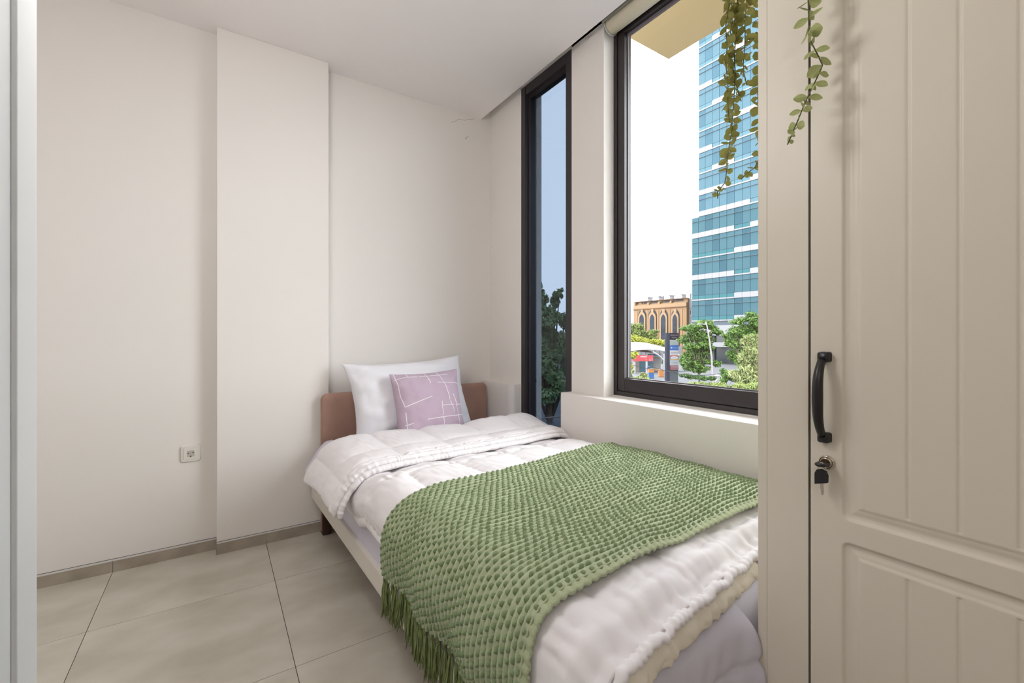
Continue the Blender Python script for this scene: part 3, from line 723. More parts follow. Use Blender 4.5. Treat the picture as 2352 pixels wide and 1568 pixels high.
def garland(name, label, base, strands, leaf_sz, step, meshes, rnd, zshift=0, skew=0.0):
    g = empty(name, base); tag(g, label, 'plant garland')
    for si, pts in enumerate(strands):
        P, L = resample([tuple(p - Vector(base)) for p in pts], 60)
        MB().tube(P[::2].tolist() + [P[-1].tolist()], .0011, 6).obj('stem', STEM, g, smooth=True)
        s = 0.004 + rnd.random() * step; k = 0
        while s < L[-1]:
            p = Vector([np.interp(s, L, P[:, c]) for c in range(3)]); f = s / L[-1]
            taper = 1.0 if f < .88 else 1 - .5 * (f - .88) / .12
            a0 = k * 1.57 + rnd.uniform(-.5, .5)
            for h in (0, math.pi):
                if rnd.random() < .07: continue
                o = bpy.data.objects.new('leaf', meshes[0 if rnd.random() < .6 else 1] if not (len(meshes) > 2 and .40 < f < .50) else meshes[2])
                COL.objects.link(o); o.parent = g; o.location = p
                sz = leaf_sz * taper * rnd.uniform(.75, 1.15)
                az = a0 + h + rnd.uniform(-.4, .4); tilt = rnd.uniform(-.75, .55)
                d = Vector((math.cos(az) * math.cos(tilt), math.sin(az) * math.cos(tilt), math.sin(tilt)))
                side = d.cross(Vector((0, 0, 1))).normalized(); nrm = side.cross(d)
                roll = rnd.choice((-1, 1)) * rnd.uniform(.5, 2.3)
                s2 = side * math.cos(roll) + nrm * math.sin(roll); n2 = s2.cross(d)
                M = Matrix((s2, d, n2)).transposed(); o.rotation_euler = M.to_euler(); o.scale = (sz, sz, sz)
            s += step * rnd.uniform(.75, 1.25); k += 1
    return g
def c3(x, y): return (1580 + x / 3.267, y / 3.267)
ZG = 1.055
def strand(lst, Z, conv, drift=0.0):
    out = []
    for i, q in enumerate(lst):
        px, py = conv(*q); out.append(at(px, py, Z + drift * i))
    return out
def hook(p): return [Vector((p.x, .33, 2.066)), Vector((p.x, .455, 2.070)), Vector((p.x, .510, 2.052)), Vector((p.x, p.y - .01, 2.015)), p]
A_ = hook(at(1680, -120, ZG)) + strand([(310, 0), (283, 200), (295, 330), (285, 490), (300, 620), (300, 780), (306, 850), (312, 920)], ZG, c3)
B_ = hook(at(1696, -120, ZG + .015)) + strand([(370, 60), (362, 250), (350, 420), (355, 550), (345, 740), (325, 1000), (300, 1150), (290, 1290), (270, 1390), (222, 1440), (225, 1490)], ZG + .015, c3)
C_ = hook(at(1716, -120, ZG - .012)) + strand([(440, 20), (425, 150), (430, 240), (425, 370), (415, 500), (430, 590), (445, 640)], ZG - .012, c3)
D_ = hook(at(1745, -120, ZG + .03)) + strand([(540, 200), (545, 480), (525, 700), (535, 900), (540, 1180), (515, 1245), (450, 1290), (400, 1345)], ZG + .03, c3)
E_ = hook(at(1672, -120, ZG + .02)) + strand([(330, 40), (330, 180), (320, 260), (350, 420), (340, 560), (390, 720), (400, 760)], ZG + .02, c3)
garland('eucalyptus_garland', 'dense olive-green eucalyptus garland hanging in front of the big window', tuple(Vector((1.04, .40, 2.06))), [A_, B_, C_, D_, E_], .0245, .0132, LM, random.Random(3))
def c4(x, y): return (1780 + x / 4.356, y / 4.356)
ZF = .785
p_ = at(1856, -120, ZF)
F_ = [Vector((1.06, p_.y, 2.066)), Vector((.945, p_.y, 2.070)), Vector((.915, p_.y, 2.03)), p_ + Vector((0, 0, .12)), p_] + strand([(330, 0), (345, 120), (335, 250), (325, 340), (350, 400), (400, 500), (450, 570), (482, 605), (465, 690), (410, 800), (350, 920), (310, 1010), (250, 1150), (190, 1300), (125, 1445)], ZF, c4)
garland('eucalyptus_garland', 'single pale green eucalyptus strand dangling over the wardrobe door gap', tuple(Vector((1.0, p_.y, 2.06))), [F_], .0235, .0145, LMF, random.Random(11))

# ------------------------------------------------------------------ outside
DIM = .30      # outdoor colours darkened to offset the over-bright sky
GZ = -3.94
ASPH = mat('asphalt', rgb(118, 118, 124), .9, rgb(106, 106, 112), 1.5)
o = box('ground', -40, 260, -160, 260, GZ - .3, GZ, ASPH); tag(o, kind='structure')
DIM = .8
OCHRE = mat('ochre_soffit_paint', rgb(216, 190, 138), .85, bump=.03)
DIM = .30
ov = box('roof_overhang', XO + .002, 2.62, -2.0, 1.955, 2.99, 3.12, OCHRE); tag(ov, kind='structure')
def zl(py, Z): return CAMZ + (Y0 - py) / FPX * Z - GZ
def gpos(px, Z): p = at(px, Y0, Z); return (p.x, p.y, GZ)
def face_thing(name, px, Z, label, cat, group=None):
    e = empty(name, gpos(px, Z), -TH); tag(e, label, cat, group); return e

# --- office tower (facade parallel to the window wall)
TX = 76.4; BAY = 1.41; FLH = 4.0
def yon(px, X): u = (px - CX) / FPX; return X * (math.cos(TH) - u * math.sin(TH)) / (math.sin(TH) + u * math.cos(TH))
TY = yon(1587.5, TX)
tower = empty('office_tower', (TX, TY, GZ)); tag(tower, 'teal glass office tower with white spandrel bands behind the trees', 'building')
FRM = mat('tower_mullion', rgb(70, 90, 104), .5)
TGL = mat('teal_glass', rgb(94, 131, 143), .6, spec=.04); TGB = mat('pale_blue_glass', rgb(112, 147, 162), .6, spec=.04); TGC = mat('pale_blue_glass_deep', rgb(99, 135, 153), .6, spec=.04)
TGD = mat('teal_glass_deep', rgb(82, 118, 132), .6, spec=.04)
TGU = mat('teal_spandrel', rgb(88, 140, 148), .6, spec=.04)
TGV = mat('pale_blue_spandrel', rgb(120, 157, 170), .6, spec=.04); TWH = mat('white_spandrel', rgb(176, 174, 178), .6)
ZB = 771.4 - 643.7
zfl0 = CAMZ + ZB / FPX * (TX * math.sin(TH) + TY * math.cos(TH)) - GZ      # level of one band bottom
nb = 17
box('tower_core', .35, 24, -BAY * 34, 0, zfl0 - 2 * FLH - 1, zfl0 + 2.62 * FLH, FRM, tower)
box('tower_core', .35, 24, -BAY * 34, -BAY, zfl0 + 2.62 * FLH, zfl0 + 19 * FLH, FRM, tower)
PM = {}
def tpanel(name, y0, z0, wd_, h, m, proud):
    key = (round(wd_, 3), round(h, 3), m.name)
    if key not in PM:
        q = cbox(name, (0, 0, 0), (.12, wd_, h), m, tower); PM[key] = q.data
    else:
        q = bpy.data.objects.new(name, PM[key]); COL.objects.link(q); q.parent = tower
    q.location = (.30 - proud, y0 - wd_ / 2, z0 + h / 2); return q
thick_rows = {-1: lambda b: b > 5, 0: lambda b: b < 6 or b > 7, 1: lambda b: b > 5, 2: lambda b: b < 6 or b > 7, 3: lambda b: b < 8, 4: lambda b: b < 5 or b > 7}
cnt = 0
for fl_ in range(-2, 18):
    zb = zfl0 + (fl_ - 0) * FLH; b0 = 0 if fl_ < 3 else 1
    fn = thick_rows.get(fl_, (lambda b, k=fl_: (b + k * 3) % 9 < (3 + (k * 5) % 5)))
    run = None
    for b in range(b0, nb):
        y = -b * BAY
        th = fn(b)
        hW = .95 if th else .24
        if b < 13:
            tpanel('white_panel', y - .02, zb, BAY - .04, hW, TWH, .10)
            if th:
                tpanel('glass_pane', y - .03, zb + .98, BAY - .06, 2.98, (TGB, TGC)[(b * 7 + fl_ * 3) % 4 == 0] if fl_ > 2 else (TGL, TGD)[(b * 7 + fl_ * 3) % 4 == 0], .0)
            else:
                tpanel('glass_pane', y - .03, zb + .98, BAY - .06, 2.98, (TGB, TGC)[(b * 5 + fl_) % 4 == 0] if fl_ > 2 else (TGL, TGD)[(b * 5 + fl_) % 4 == 0], .0)
                tpanel('spandrel_pane', y - .03, zb + .27, BAY - .06, .66, TGU if fl_ < 3 else TGV, .0)
    # transom line across the panes
    MB().box(.10, .19, -13 * BAY, -b0 * BAY, zb + 3.10, zb + 3.17).obj('transom', FRM, tower)
# far bays joined
mb = MB()
for fl_ in range(-2, 18):
    zb = zfl0 + fl_ * FLH
    for b in range(13, 34): mb.box(.24, .36, -(b + 1) * BAY + .03, -b * BAY - .03, zb + .98, zb + 3.96)
o = mb.obj('distant_panes', TGL, tower); o['kind'] = 'stuff'
mb = MB()
for fl_ in range(-2, 18): mb.box(.14, .30, -34 * BAY, -13 * BAY, zfl0 + fl_ * FLH, zfl0 + fl_ * FLH + .7)
o = mb.obj('distant_bands', TWH, tower); o['kind'] = 'stuff'
# podium
zp = zfl0 - 2 * FLH - 1
box('podium_wall', -.5, 24, -BAY * 34, .2, zp - 1.7, zp + .2, TWH, tower)
box('podium_glazing', .6, 24, -BAY * 34, 0, 0, zp - 1.7, mat('dark_lobby_glass', rgb(40, 52, 62), .2), tower)
for k in range(9): box('lobby_post', .2, .7, -k * 4.2 - .4, -k * 4.2, 0, zp - 1.7, mat('lobby_post_grey', rgb(110, 120, 126), .6), tower)
box('podium_canopy', -2.5, .6, -BAY * 30, 0, zp - 3.7, zp - 2.9, TWH, tower)

# --- ochre building with pointed arches
AXX = 94.1
def aY(px): return yon(px, AXX)
AY0 = aY(1455.2); arch = empty('arched_building', (AXX, AY0, GZ)); tag(arch, 'ochre building with four tall pointed-arch windows', 'building')
OC = mat('ochre_plaster', rgb(196, 152, 108), .85); OCL = mat('pale_ochre_trim', rgb(204, 164, 122), .85); BRN = mat('brown_moulding', rgb(150, 104, 66), .85)
ADK = mat('dark_window_glass', rgb(70, 76, 88), .4, rgb(84, 92, 104), 1.0, spec=.05); AGR = mat('grey_render', rgb(170, 170, 178), .8); ADARK = mat('dark_slot', rgb(62, 54, 56), .7)
def al(px): return AY0 - aY(px)          # distance along the facade (to the right)
def az(py, px): X = AXX; Y = aY(px); return CAMZ + (Y0 - py) / FPX * (X * math.sin(TH) + Y * math.cos(TH)) - GZ
def abox(name, p0, p1, za, zb, m, proud=0.0, depth=.3, **k): return box(name, -proud, depth, -al(p1), -al(p0), za, zb, m, arch, **k)
ztop = az(685, 1577)
zc0, zc1 = az(711, 1455.2), az(702.5, 1455.2)
abox('main_wall', 1455.2, 1577, 0, zc1, OC, 0, 14)
abox('attic_wall', 1459.5, 1577, zc1, ztop, OC, -.4, 13)
abox('annex_wall', 1577.2, 1592, 0, ztop - .1, AGR, -1.0, 15)
abox('attic_corner', 1455.2, 1459.4, zc1, zc1 + 1.2, OC, 0, 3)
abox('moulding', 1455.2, 1577, zc0 - .12, zc0 + .10, BRN, .25, .1)
abox('cornice_band', 1455.2, 1577, zc0 + .1, zc1, OCL, .12, .1)
abox('coping', 1459.5, 1578, ztop, ztop + .22, BRN, .1, 1.0)
for p in (1487, 1512, 1539): abox('pilaster', p, p + 4, zc1, ztop - .3, OCL, .15, .5)
for p0, p1 in ((1460, 1464), (1472, 1475.5), (1477, 1487), (1491.5, 1496.5), (1497.5, 1508), (1517, 1522), (1523.5, 1537), (1542.5, 1547.5), (1549.5, 1567)):
    abox('attic_slot', p0, p1, zc1 + .35, zc1 + 1.05, ADARK, -.34, .5)
def arch_poly(c, hw_, zs, zt, n=9):
    h = zt - zs; Rr = (hw_ * hw_ + h * h) / (2 * hw_); pts = []
    for sg in (1, -1):
        for k in range(n + 1):
            t = k / n; x = hw_ * (1 - t) if False else None
            zz = zs + h * t if sg == 1 else zs + h * (1 - t)
            xx = math.sqrt(max(0, Rr * Rr - (zz - zs) ** 2)) - (Rr - hw_)
            pts.append((c + sg * xx, zz))
    return pts
def facade_poly(name, pts, x0, x1, m):
    n = len(pts); V = [(x0, -a, z) for a, z in pts] + [(x1, -a, z) for a, z in pts]
    return obj(name, V, [tuple(range(n))[::-1], tuple(range(n, 2 * n))] + [(i, (i + 1) % n, n + (i + 1) % n, n + i) for i in range(n)], m, arch)
for pc in (1475.3, 1499.3, 1525.0, 1551.6):
    c = al(pc); zs_o, zt_o = az(726, pc), az(709.5, pc); hwo = (al(pc + 9.4) - al(pc - 9.4)) / 2
    ob = [(c + hwo, 2.0)] + arch_poly(c, hwo, zs_o, zt_o) + [(c - hwo, 2.0)]
    facade_poly('outer_arch', ob, -.02, -.10, ADK)
    facade_poly('arch_keystone', [(c + .38, zt_o - .75), (c + .38, zt_o), (c - .38, zt_o), (c - .38, zt_o - .75)], -.06, -.22, OCL)
    hwm = hwo * .90; zt_m = az(715, pc); zs_m = az(731, pc)
    facade_poly('arch_surround', [(c + hwm, 2.0)] + arch_poly(c, hwm, zs_m, zt_m) + [(c - hwm, 2.0)], -.05, -.30, OCL)
    hwi = hwo * .56; zt_i = az(721.5, pc); zs_i = az(734, pc)
    facade_poly('window', [(c + hwi, 2.0)] + arch_poly(c, hwi, zs_i, zt_i) + [(c - hwi, 2.0)], -.1, -.34, ADK)
for pc in (1463.5, 1487.3, 1512.2, 1538.3, 1566): abox('wall_rib', pc - 1.0, pc + 1.0, 0, zc0 - .4, OCL, .12, .1)
for pc in (1481, 1506, 1531.5, 1558.5):
    abox('roof_unit', pc - 2.2, pc + 2.2, ztop + .2, ztop + 1.1, AGR, -1.5, 2.6)
    abox('vent_cap', pc - 2.6, pc + 2.6, ztop + 1.1, ztop + 1.3, mat('vent_grey', rgb(130, 130, 136), .6), -1.3, 2.8)
for pc in (1490, 1514, 1515.5, 1541, 1576, 1578): abox('roof_rod', pc - .15, pc + .15, ztop, ztop + 1.3, mat('vent_grey', rgb(130, 130, 136), .6), -1.5, 1.8)
abox('annex_window', 1579.6, 1581.2, az(721, 1580), az(713, 1580), ADARK, -.95, 1.2)
abox('annex_joint', 1577.3, 1588, az(708, 1580) - .06, az(708, 1580), ADARK, -.98, 1.2)
abox('annex_joint', 1577.3, 1588, az(729, 1580) - .06, az(729, 1580), ADARK, -.98, 1.2)

# --- boundary wall across the street
bw = face_thing('boundary_wall', 1480, 84, 'long pale grey panel wall under the olive trees across the street', 'wall')
BWM = mat('pale_grey_panel', rgb(150, 148, 152), .8)
zt = zl(795.5, 84)
for k in range(14):
    x0 = (1420 - 1480 + k * 10.5) / FPX * 84
    box('wall_panel', x0 + .02, x0 + 10.5 / FPX * 84 - .02, 0, .25, 0, zt, BWM, bw)
    box('wall_post', x0 - .06, x0 + .06, -.1, .3, 0, zt + .05, mat('grey_post', rgb(120, 116, 120), .8), bw)

# --- pylon sign
ZS = 47.5
py_ = face_thing('pylon_sign', 1544, ZS, 'dark grey tenant pylon sign with stacked coloured name panels', 'sign')
def sx(px): return (px - 1544) / FPX * ZS
PDK = mat('pylon_grey', rgb(74, 76, 92), .8, spec=.05); PDK2 = mat('pylon_plum', rgb(58, 50, 60), .8, spec=.05)
box('column', sx(1530.2), sx(1537.7), -.05, .5, 0, zl(764.3, ZS), PDK, py_)
box('base', sx(1538), sx(1558), .05, .45, 0, zl(849.4, ZS), mat('pylon_base_grey', rgb(70, 78, 86), .6), py_)
box('title_panel', sx(1537.8), sx(1558.3), 0, .45, zl(780, ZS), zl(764.3, ZS), PDK2, py_)
rows = [('blank_panel', 780.3, 792.3, rgb(150, 160, 156)), ('blue_panel', 792.6, 803.9, rgb(24, 92, 176)), ('white_panel', 804.2, 815.6, rgb(196, 192, 196)),
        ('logo_panel', 815.9, 826.6, rgb(200, 196, 198)), ('pale_panel', 826.9, 838.6, rgb(186, 190, 194)), ('maroon_panel', 838.9, 849.2, rgb(140, 40, 62))]
for nm, a, b, c in rows: box(nm, sx(1538.2), sx(1558.1), -.03, .4, zl(b, ZS), zl(a, ZS), mat('sign_' + nm, c, .5), py_)
dg = None
def sign_text(txt, px, py, hpx, wpx, m, par, ydep=-.04):
    cu_ = bpy.data.curves.new('lettering', 'FONT'); cu_.body = txt; cu_.align_x = 'CENTER'; cu_.align_y = 'CENTER'; cu_.size = 1; cu_.resolution_u = 2
    t = bpy.data.objects.new('lettering', cu_); COL.objects.link(t)
    bpy.context.view_layer.update(); dgr = bpy.context.evaluated_depsgraph_get(); me = bpy.data.meshes.new_from_object(t.evaluated_get(dgr))
    bpy.data.objects.remove(t)
    co = np.array([v.co[:] for v in me.vertices]); mn = co.min(0); mx_ = co.max(0); c_ = (mn + mx_) / 2; sc_ = np.array([wpx / FPX * ZS / (mx_[0] - mn[0]), hpx / FPX * ZS / (mx_[1] - mn[1])])
    for v in me.vertices: v.co = ((v.co.x - c_[0]) * sc_[0], 0, (v.co.y - c_[1]) * sc_[1])
    me.materials.clear(); me.materials.append(m); return obj_me('lettering', me, m, par, loc=(sx(px), ydep, zl(py, ZS)))
WTX = mat('sign_white', rgb(225, 225, 225), .6); GTX = mat('sign_grey', rgb(120, 112, 124), .6)
LTX = mat('sign_silver', rgb(150, 146, 150), .6)
sign_text('PELURU KAV', 1548.3, 769.6, 3.0, 17, LTX, py_); sign_text('PLAZA', 1548, 775.0, 3.2, 10, LTX, py_)
sign_text('bank mayora', 1550.5, 798.6, 2.8, 12.5, WTX, py_)
MB().lathe([(3.0 / 2 * ZS / FPX, -.04), (1.6 * ZS / FPX, -.035)], 14, (sx(1541.8), 0, zl(798.6, ZS)), 'y').obj('round_emblem', WTX, py_)
sign_text('TEBUKARYA', 1548.6, 809.8, 2.4, 17, GTX, py_)
# oval shop emblem in red, blue and yellow
def sbox(name, p0, p1, q0, q1, c, d=-.035): return box(name, sx(p0), sx(p1), d, .0, zl(q1, ZS), zl(q0, ZS), mat('sign_' + name, c, .5), py_)
sbox('red_stripe', 1538.8, 1558, 816.2, 819.0, rgb(204, 44, 44)); sbox('blue_stripe', 1538.8, 1540.6, 819, 823.5, rgb(40, 96, 190)); sbox('blue_stripe', 1556.4, 1558, 819, 823.5, rgb(40, 96, 190)); sbox('yellow_stripe', 1538.8, 1558, 823.5, 826.2, rgb(216, 160, 40))
pts = [(8.6 * math.cos(t), 3.6 * math.sin(t)) for t in np.linspace(0, 2 * math.pi, 25)[:-1]]; n = len(pts)
obj('white_oval', [(sx(1548.4 + a), -.045, zl(821.3 - b, ZS)) for a, b in pts] + [(sx(1548.4 + a), 0, zl(821.3 - b, ZS)) for a, b in pts], [tuple(range(n)), tuple(range(n, 2 * n))[::-1]] + [(i, n + i, n + (i + 1) % n, (i + 1) % n) for i in range(n)], WTX, py_)
sign_text('Indomaret', 1548.4, 821.2, 2.6, 12, mat('sign_navy', rgb(70, 80, 130), .6), py_, -.055)
sign_text('L', 1540.8, 832.2, 3.2, 1.6, mat('sign_skyblue', rgb(110, 150, 186), .6), py_); sign_text('oreana', 1550, 832.4, 2.4, 13, mat('sign_skygrey', rgb(140, 164, 176), .6), py_)
sign_text('B-COLLECTIVE', 1549, 843.9, 2.6, 15.5, WTX, py_)
sbox('white_rule', 1540, 1557.6, 840.0, 841.0, rgb(214, 200, 204)); sbox('white_rule', 1540, 1557.6, 847.2, 848.0, rgb(214, 200, 204))

# --- forecourt canopy with kiosk
ZK = 60.0
def kx(px, p0=1500): return (px - p0) / FPX * ZK
cn = face_thing('forecourt_canopy', 1500, ZK, 'white curved tensile canopy on thin poles over the forecourt', 'canopy')
MW = mat('white_membrane', rgb(196, 190, 190), .7); MU = mat('white_steel', rgb(196, 192, 196), .5); MBN = mat('brown_truss', rgb(120, 98, 84), .8)
nu, nv = 40, 8; P = np.zeros((nu, nv, 3))
for i in range(nu):
    u = i / (nu - 1); px = 1436 + u * 128
    for j in range(nv):
        v = j / (nv - 1)
        front = 802.5 + 7.5 * abs(u * 1.0 - .42) ** 1.6 * 3.2 + 12 * max(0, u - .62) ** 1.1
        P[i, j] = (kx(px), 7.0 * v, zl(front, ZK) + .9 * math.sin(v * math.pi / 2))
grid_obj('membrane', P, MW, cn, solid=.08)
for p in (1458, 1526): box('pole', kx(p) - .12, kx(p) + .12, 0, .24, 0, zl(806 if p < 1500 else 812, ZK), MU, cn)
MB().tube([(kx(1500), .1, zl(808, ZK)), (kx(1514), .1, zl(816, ZK)), (kx(1527), .1, zl(829, ZK))], .12, 6).obj('diagonal_brace', MU, cn)
MB().tube([(kx(1440), .1, zl(811, ZK)), (kx(1449), .1, zl(806, ZK))], .1, 6).obj('diagonal_brace', MU, cn)
for k in range(6): MB().tube([(kx(1450 + k * 2), .6 + k, zl(807.5, ZK)), (kx(1470 + k), .6 + k, zl(805.6, ZK)), (kx(1490), .6 + k, zl(805.6 + k * .3, ZK)), (kx(1503), .6 + k, zl(810, ZK))], .09, 5).obj('roof_truss', MBN, cn)
kk = face_thing('kiosk', 1482, ZK + 2, 'teal kiosk booth with a beige side wall under the white canopy', 'kiosk')
def k2(px): return (px - 1482) / FPX * (ZK + 2)
box('booth_wall', k2(1468), k2(1500), 0, 2.5, 0, zl(828, ZK + 2), mat('teal_panel', rgb(24, 96, 118), .5), kk)
box('beige_wall', k2(1458), k2(1468), -.1, 2.5, 0, zl(826, ZK + 2), mat('beige_panel', rgb(150, 138, 128), .8), kk)
box('fascia', k2(1486), k2(1516), -.3, .2, zl(817.5, ZK + 2), zl(812.5, ZK + 2), mat('teal_fascia', rgb(20, 104, 132), .5), kk)
for p in (1472, 1476, 1480.5, 1490, 1495): box('door_frame', k2(p) - .05, k2(p) + .05, -.06, 0, 0, zl(829.5, ZK + 2), mat('teal_edge', rgb(60, 128, 150), .5), kk)
box('white_wall', k2(1501), k2(1522), .8, 2.6, 0, zl(820, ZK + 2), mat('pale_kiosk_wall', rgb(170, 164, 164), .8), kk)
rbn = face_thing('red_banner', 1480, ZK - 1, 'red banner with a white line and specks on the kiosk front', 'banner')
def k3(px): return (px - 1480) / FPX * (ZK - 1)
box('cloth', k3(1454), k3(1500.5), 0, .06, zl(829.2, ZK - 1), zl(815.6, ZK - 1), mat('red_vinyl', rgb(206, 46, 56), .6), rbn)
box('white_stroke', k3(1471), k3(1485.5), -.02, 0, zl(820, ZK - 1), zl(818.4, ZK - 1), WTX, rbn)
for k in range(12):
    p = R.uniform(1482, 1499); q = R.uniform(822, 828); box('white_speck', k3(p), k3(p + .9), -.02, 0, zl(q + .9, ZK - 1), zl(q, ZK - 1), WTX, rbn)
for p in (1456.5, 1486): box('banner_pole', k3(p) - .1, k3(p) + .1, .07, .25, 0, zl(815, ZK - 1), MU, rbn)
ORG = mat('orange_paint', rgb(204, 124, 28), .6); BLU = mat('blue_paint', rgb(10, 98, 168), .6)
ga = face_thing('gate_post', 1495, 52, 'orange over blue barrier box beside the kiosk', 'barrier')
box('upper_half', -.30, .30, -.3, .3, zl(855.6, 52), zl(846.5, 52), ORG, ga, bevel=.04); box('lower_half', -.28, .28, -.28, .28, 0, zl(855.6, 52), BLU, ga)
gb = face_thing('gate_post', 1518, 54, 'plain orange barrier box next to the pylon sign', 'barrier')
box('housing', -.28, .28, -.3, .3, 0, zl(849, 54), ORG, gb, bevel=.04); box('boom_arm', -1.0 * 19 / FPX * 54, -.28, -.05, .05, zl(849.5, 54), zl(847.5, 54), ORG, gb)
gc = face_thing('ticket_machine', 1489, 52.5, 'dark blue ticket machine left of the orange and blue box', 'machine')
box('cabinet', -.12, .18, -.2, .2, zl(851, 52.5), zl(841, 52.5), mat('navy_paint', rgb(32, 40, 92), .6), gc); box('stand', -.04, .04, -.04, .04, 0, zl(851, 52.5), MU, gc)

# --- street lamp, garden lamp, cables
ZL = 40
sl = face_thing('street_lamp', 1637, ZL, 'leaning white street lamp post with a short arm in front of the trees', 'lamp post')
def lx(px): return (px - 1637) / FPX * ZL
LP = mat('white_pole', rgb(190, 178, 180), .5)
MB().tube([(lx(1636.5), 0, 0), (lx(1636.6), 0, zl(873, ZL)), (lx(1634.5), 0, zl(820, ZL)), (lx(1629.5), 0, zl(780, ZL)), (lx(1624), 0, zl(750, ZL)), (lx(1621), 0, zl(738, ZL))], [.09, .085, .075, .065, .055, .05], 8).obj('pole', LP, sl, smooth=True)
MB().tube([(lx(1622), 0, zl(745, ZL)), (lx(1613), 0, zl(744, ZL)), (lx(1604), 0, zl(744, ZL))], [.05, .045, .05], 6).obj('arm', LP, sl)
MB().box(lx(1602), lx(1609), -.1, .1, zl(745.2, ZL), zl(743.4, ZL)).obj('lamp_head', LP, sl)
ZM = 30
gl = face_thing('garden_lamp', 1647, ZM, 'small white saucer garden lamp above the hedge', 'lamp post')
s_ = ZM / FPX
MB().lathe([(.2 * s_, zl(859, ZM)), (3.5 * s_, zl(860.5, ZM)), (5.8 * s_, zl(862.6, ZM)), (5.6 * s_, zl(863.4, ZM)), (.3 * s_, zl(863.2, ZM))], 18).obj('saucer', LP, gl, smooth=True)
for sg in (-1, 1): MB().tube([(sg * 4.4 * s_, 0, zl(863, ZM)), (sg * 3.2 * s_, 0, zl(866, ZM)), (0, 0, zl(870, ZM)), (-1 * s_, 0, zl(873, ZM))], .022, 5).obj('bracket', LP, gl)
MB().tube([(-4 * s_, 0, zl(876, ZM)), (2 * s_, 0, zl(871, ZM))], .06, 6).obj('tube_arm', LP, gl); MB().tube([(-4 * s_, 0, 0), (-4 * s_, 0, zl(876, ZM))], .05, 6).obj('pole', LP, gl)
CAB = mat('black_cable', rgb(40, 40, 44), .8)
for lab, a, b, zc_ in (('black cable sagging across the forecourt towards the pylon', (1425, 830), (1600, 851), 36), ('black cable running from the pylon to the lamp post', (1500, 843), (1660, 857), 32)):
    A0, B0 = at(*a, zc_), at(*b, zc_); pts = [A0 + (B0 - A0) * t - Vector((0, 0, .35 * math.sin(t * math.pi))) for t in np.linspace(0, 1, 14)]
    e = MB().tube(pts, .02, 5).obj('power_cable', CAB); tag(e, lab, 'cable', 'overhead cables')

# --- trees and shrubs
DIM = .62
TRK = mat('tree_bark', rgb(92, 80, 68), .9)
def leafmat(nm, a, b, tr=.3): return mat(nm, a, .6, b, island=1, spec=.3, trans=tr)
LF = {'green': leafmat('leaf_green', rgb(62, 96, 44), rgb(116, 146, 62)), 'dark': leafmat('leaf_dark', rgb(48, 78, 46), rgb(98, 126, 58)),
      'olive': leafmat('leaf_olive', rgb(104, 122, 66), rgb(146, 156, 82)), 'pale': leafmat('leaf_pale', rgb(112, 130, 72), rgb(170, 172, 118)), 'yellow': leafmat('leaf_yellow', rgb(128, 146, 54), rgb(190, 184, 60)),
      'deep': leafmat('leaf_deep', rgb(104, 146, 104), rgb(196, 222, 160))}
def foliage(blobs, n, size, rnd, droop=0.0, long=1.0, shell=.55):
    V = []; F = []; tot = sum(b[3] * b[4] for b in blobs)
    for (cx_, cy_, cz_, rx, rz, ry) in [(b[0], b[1], b[2], b[3], b[4], b[5] if len(b) > 5 else b[3]) for b in blobs]:
        k = int(n * rx * rz / tot)
        for _ in range(k):
            d = Vector((rnd.gauss(0, 1), rnd.gauss(0, 1), rnd.gauss(0, 1))).normalized(); rr = shell + (1 - shell) * rnd.random()
            p = Vector((cx_ + d.x * rx * rr, cy_ + d.y * ry * rr, cz_ + d.z * rz * rr))
            nrm = (d + Vector((rnd.gauss(0, .5), rnd.gauss(0, .5), .7 + rnd.gauss(0, .4)))).normalized()
            t = nrm.cross(Vector((rnd.gauss(0, 1), rnd.gauss(0, 1), rnd.gauss(0, 1)))).normalized(); b_ = nrm.cross(t)
            if droop: t = (t + Vector((0, 0, -droop))).normalized(); b_ = nrm.cross(t).normalized()
            s1 = size * rnd.uniform(.7, 1.3) * long; s2 = size * rnd.uniform(.5, .8) / (long ** .5)
            i = len(V)
            V += [p - t * s1 * .5, p + b_ * s2 * .5 + nrm * s2 * .12, p + t * s1 * .5, p - b_ * s2 * .5 + nrm * s2 * .12]
            F += [(i, i + 1, i + 2), (i, i + 2, i + 3)]
    return V, F
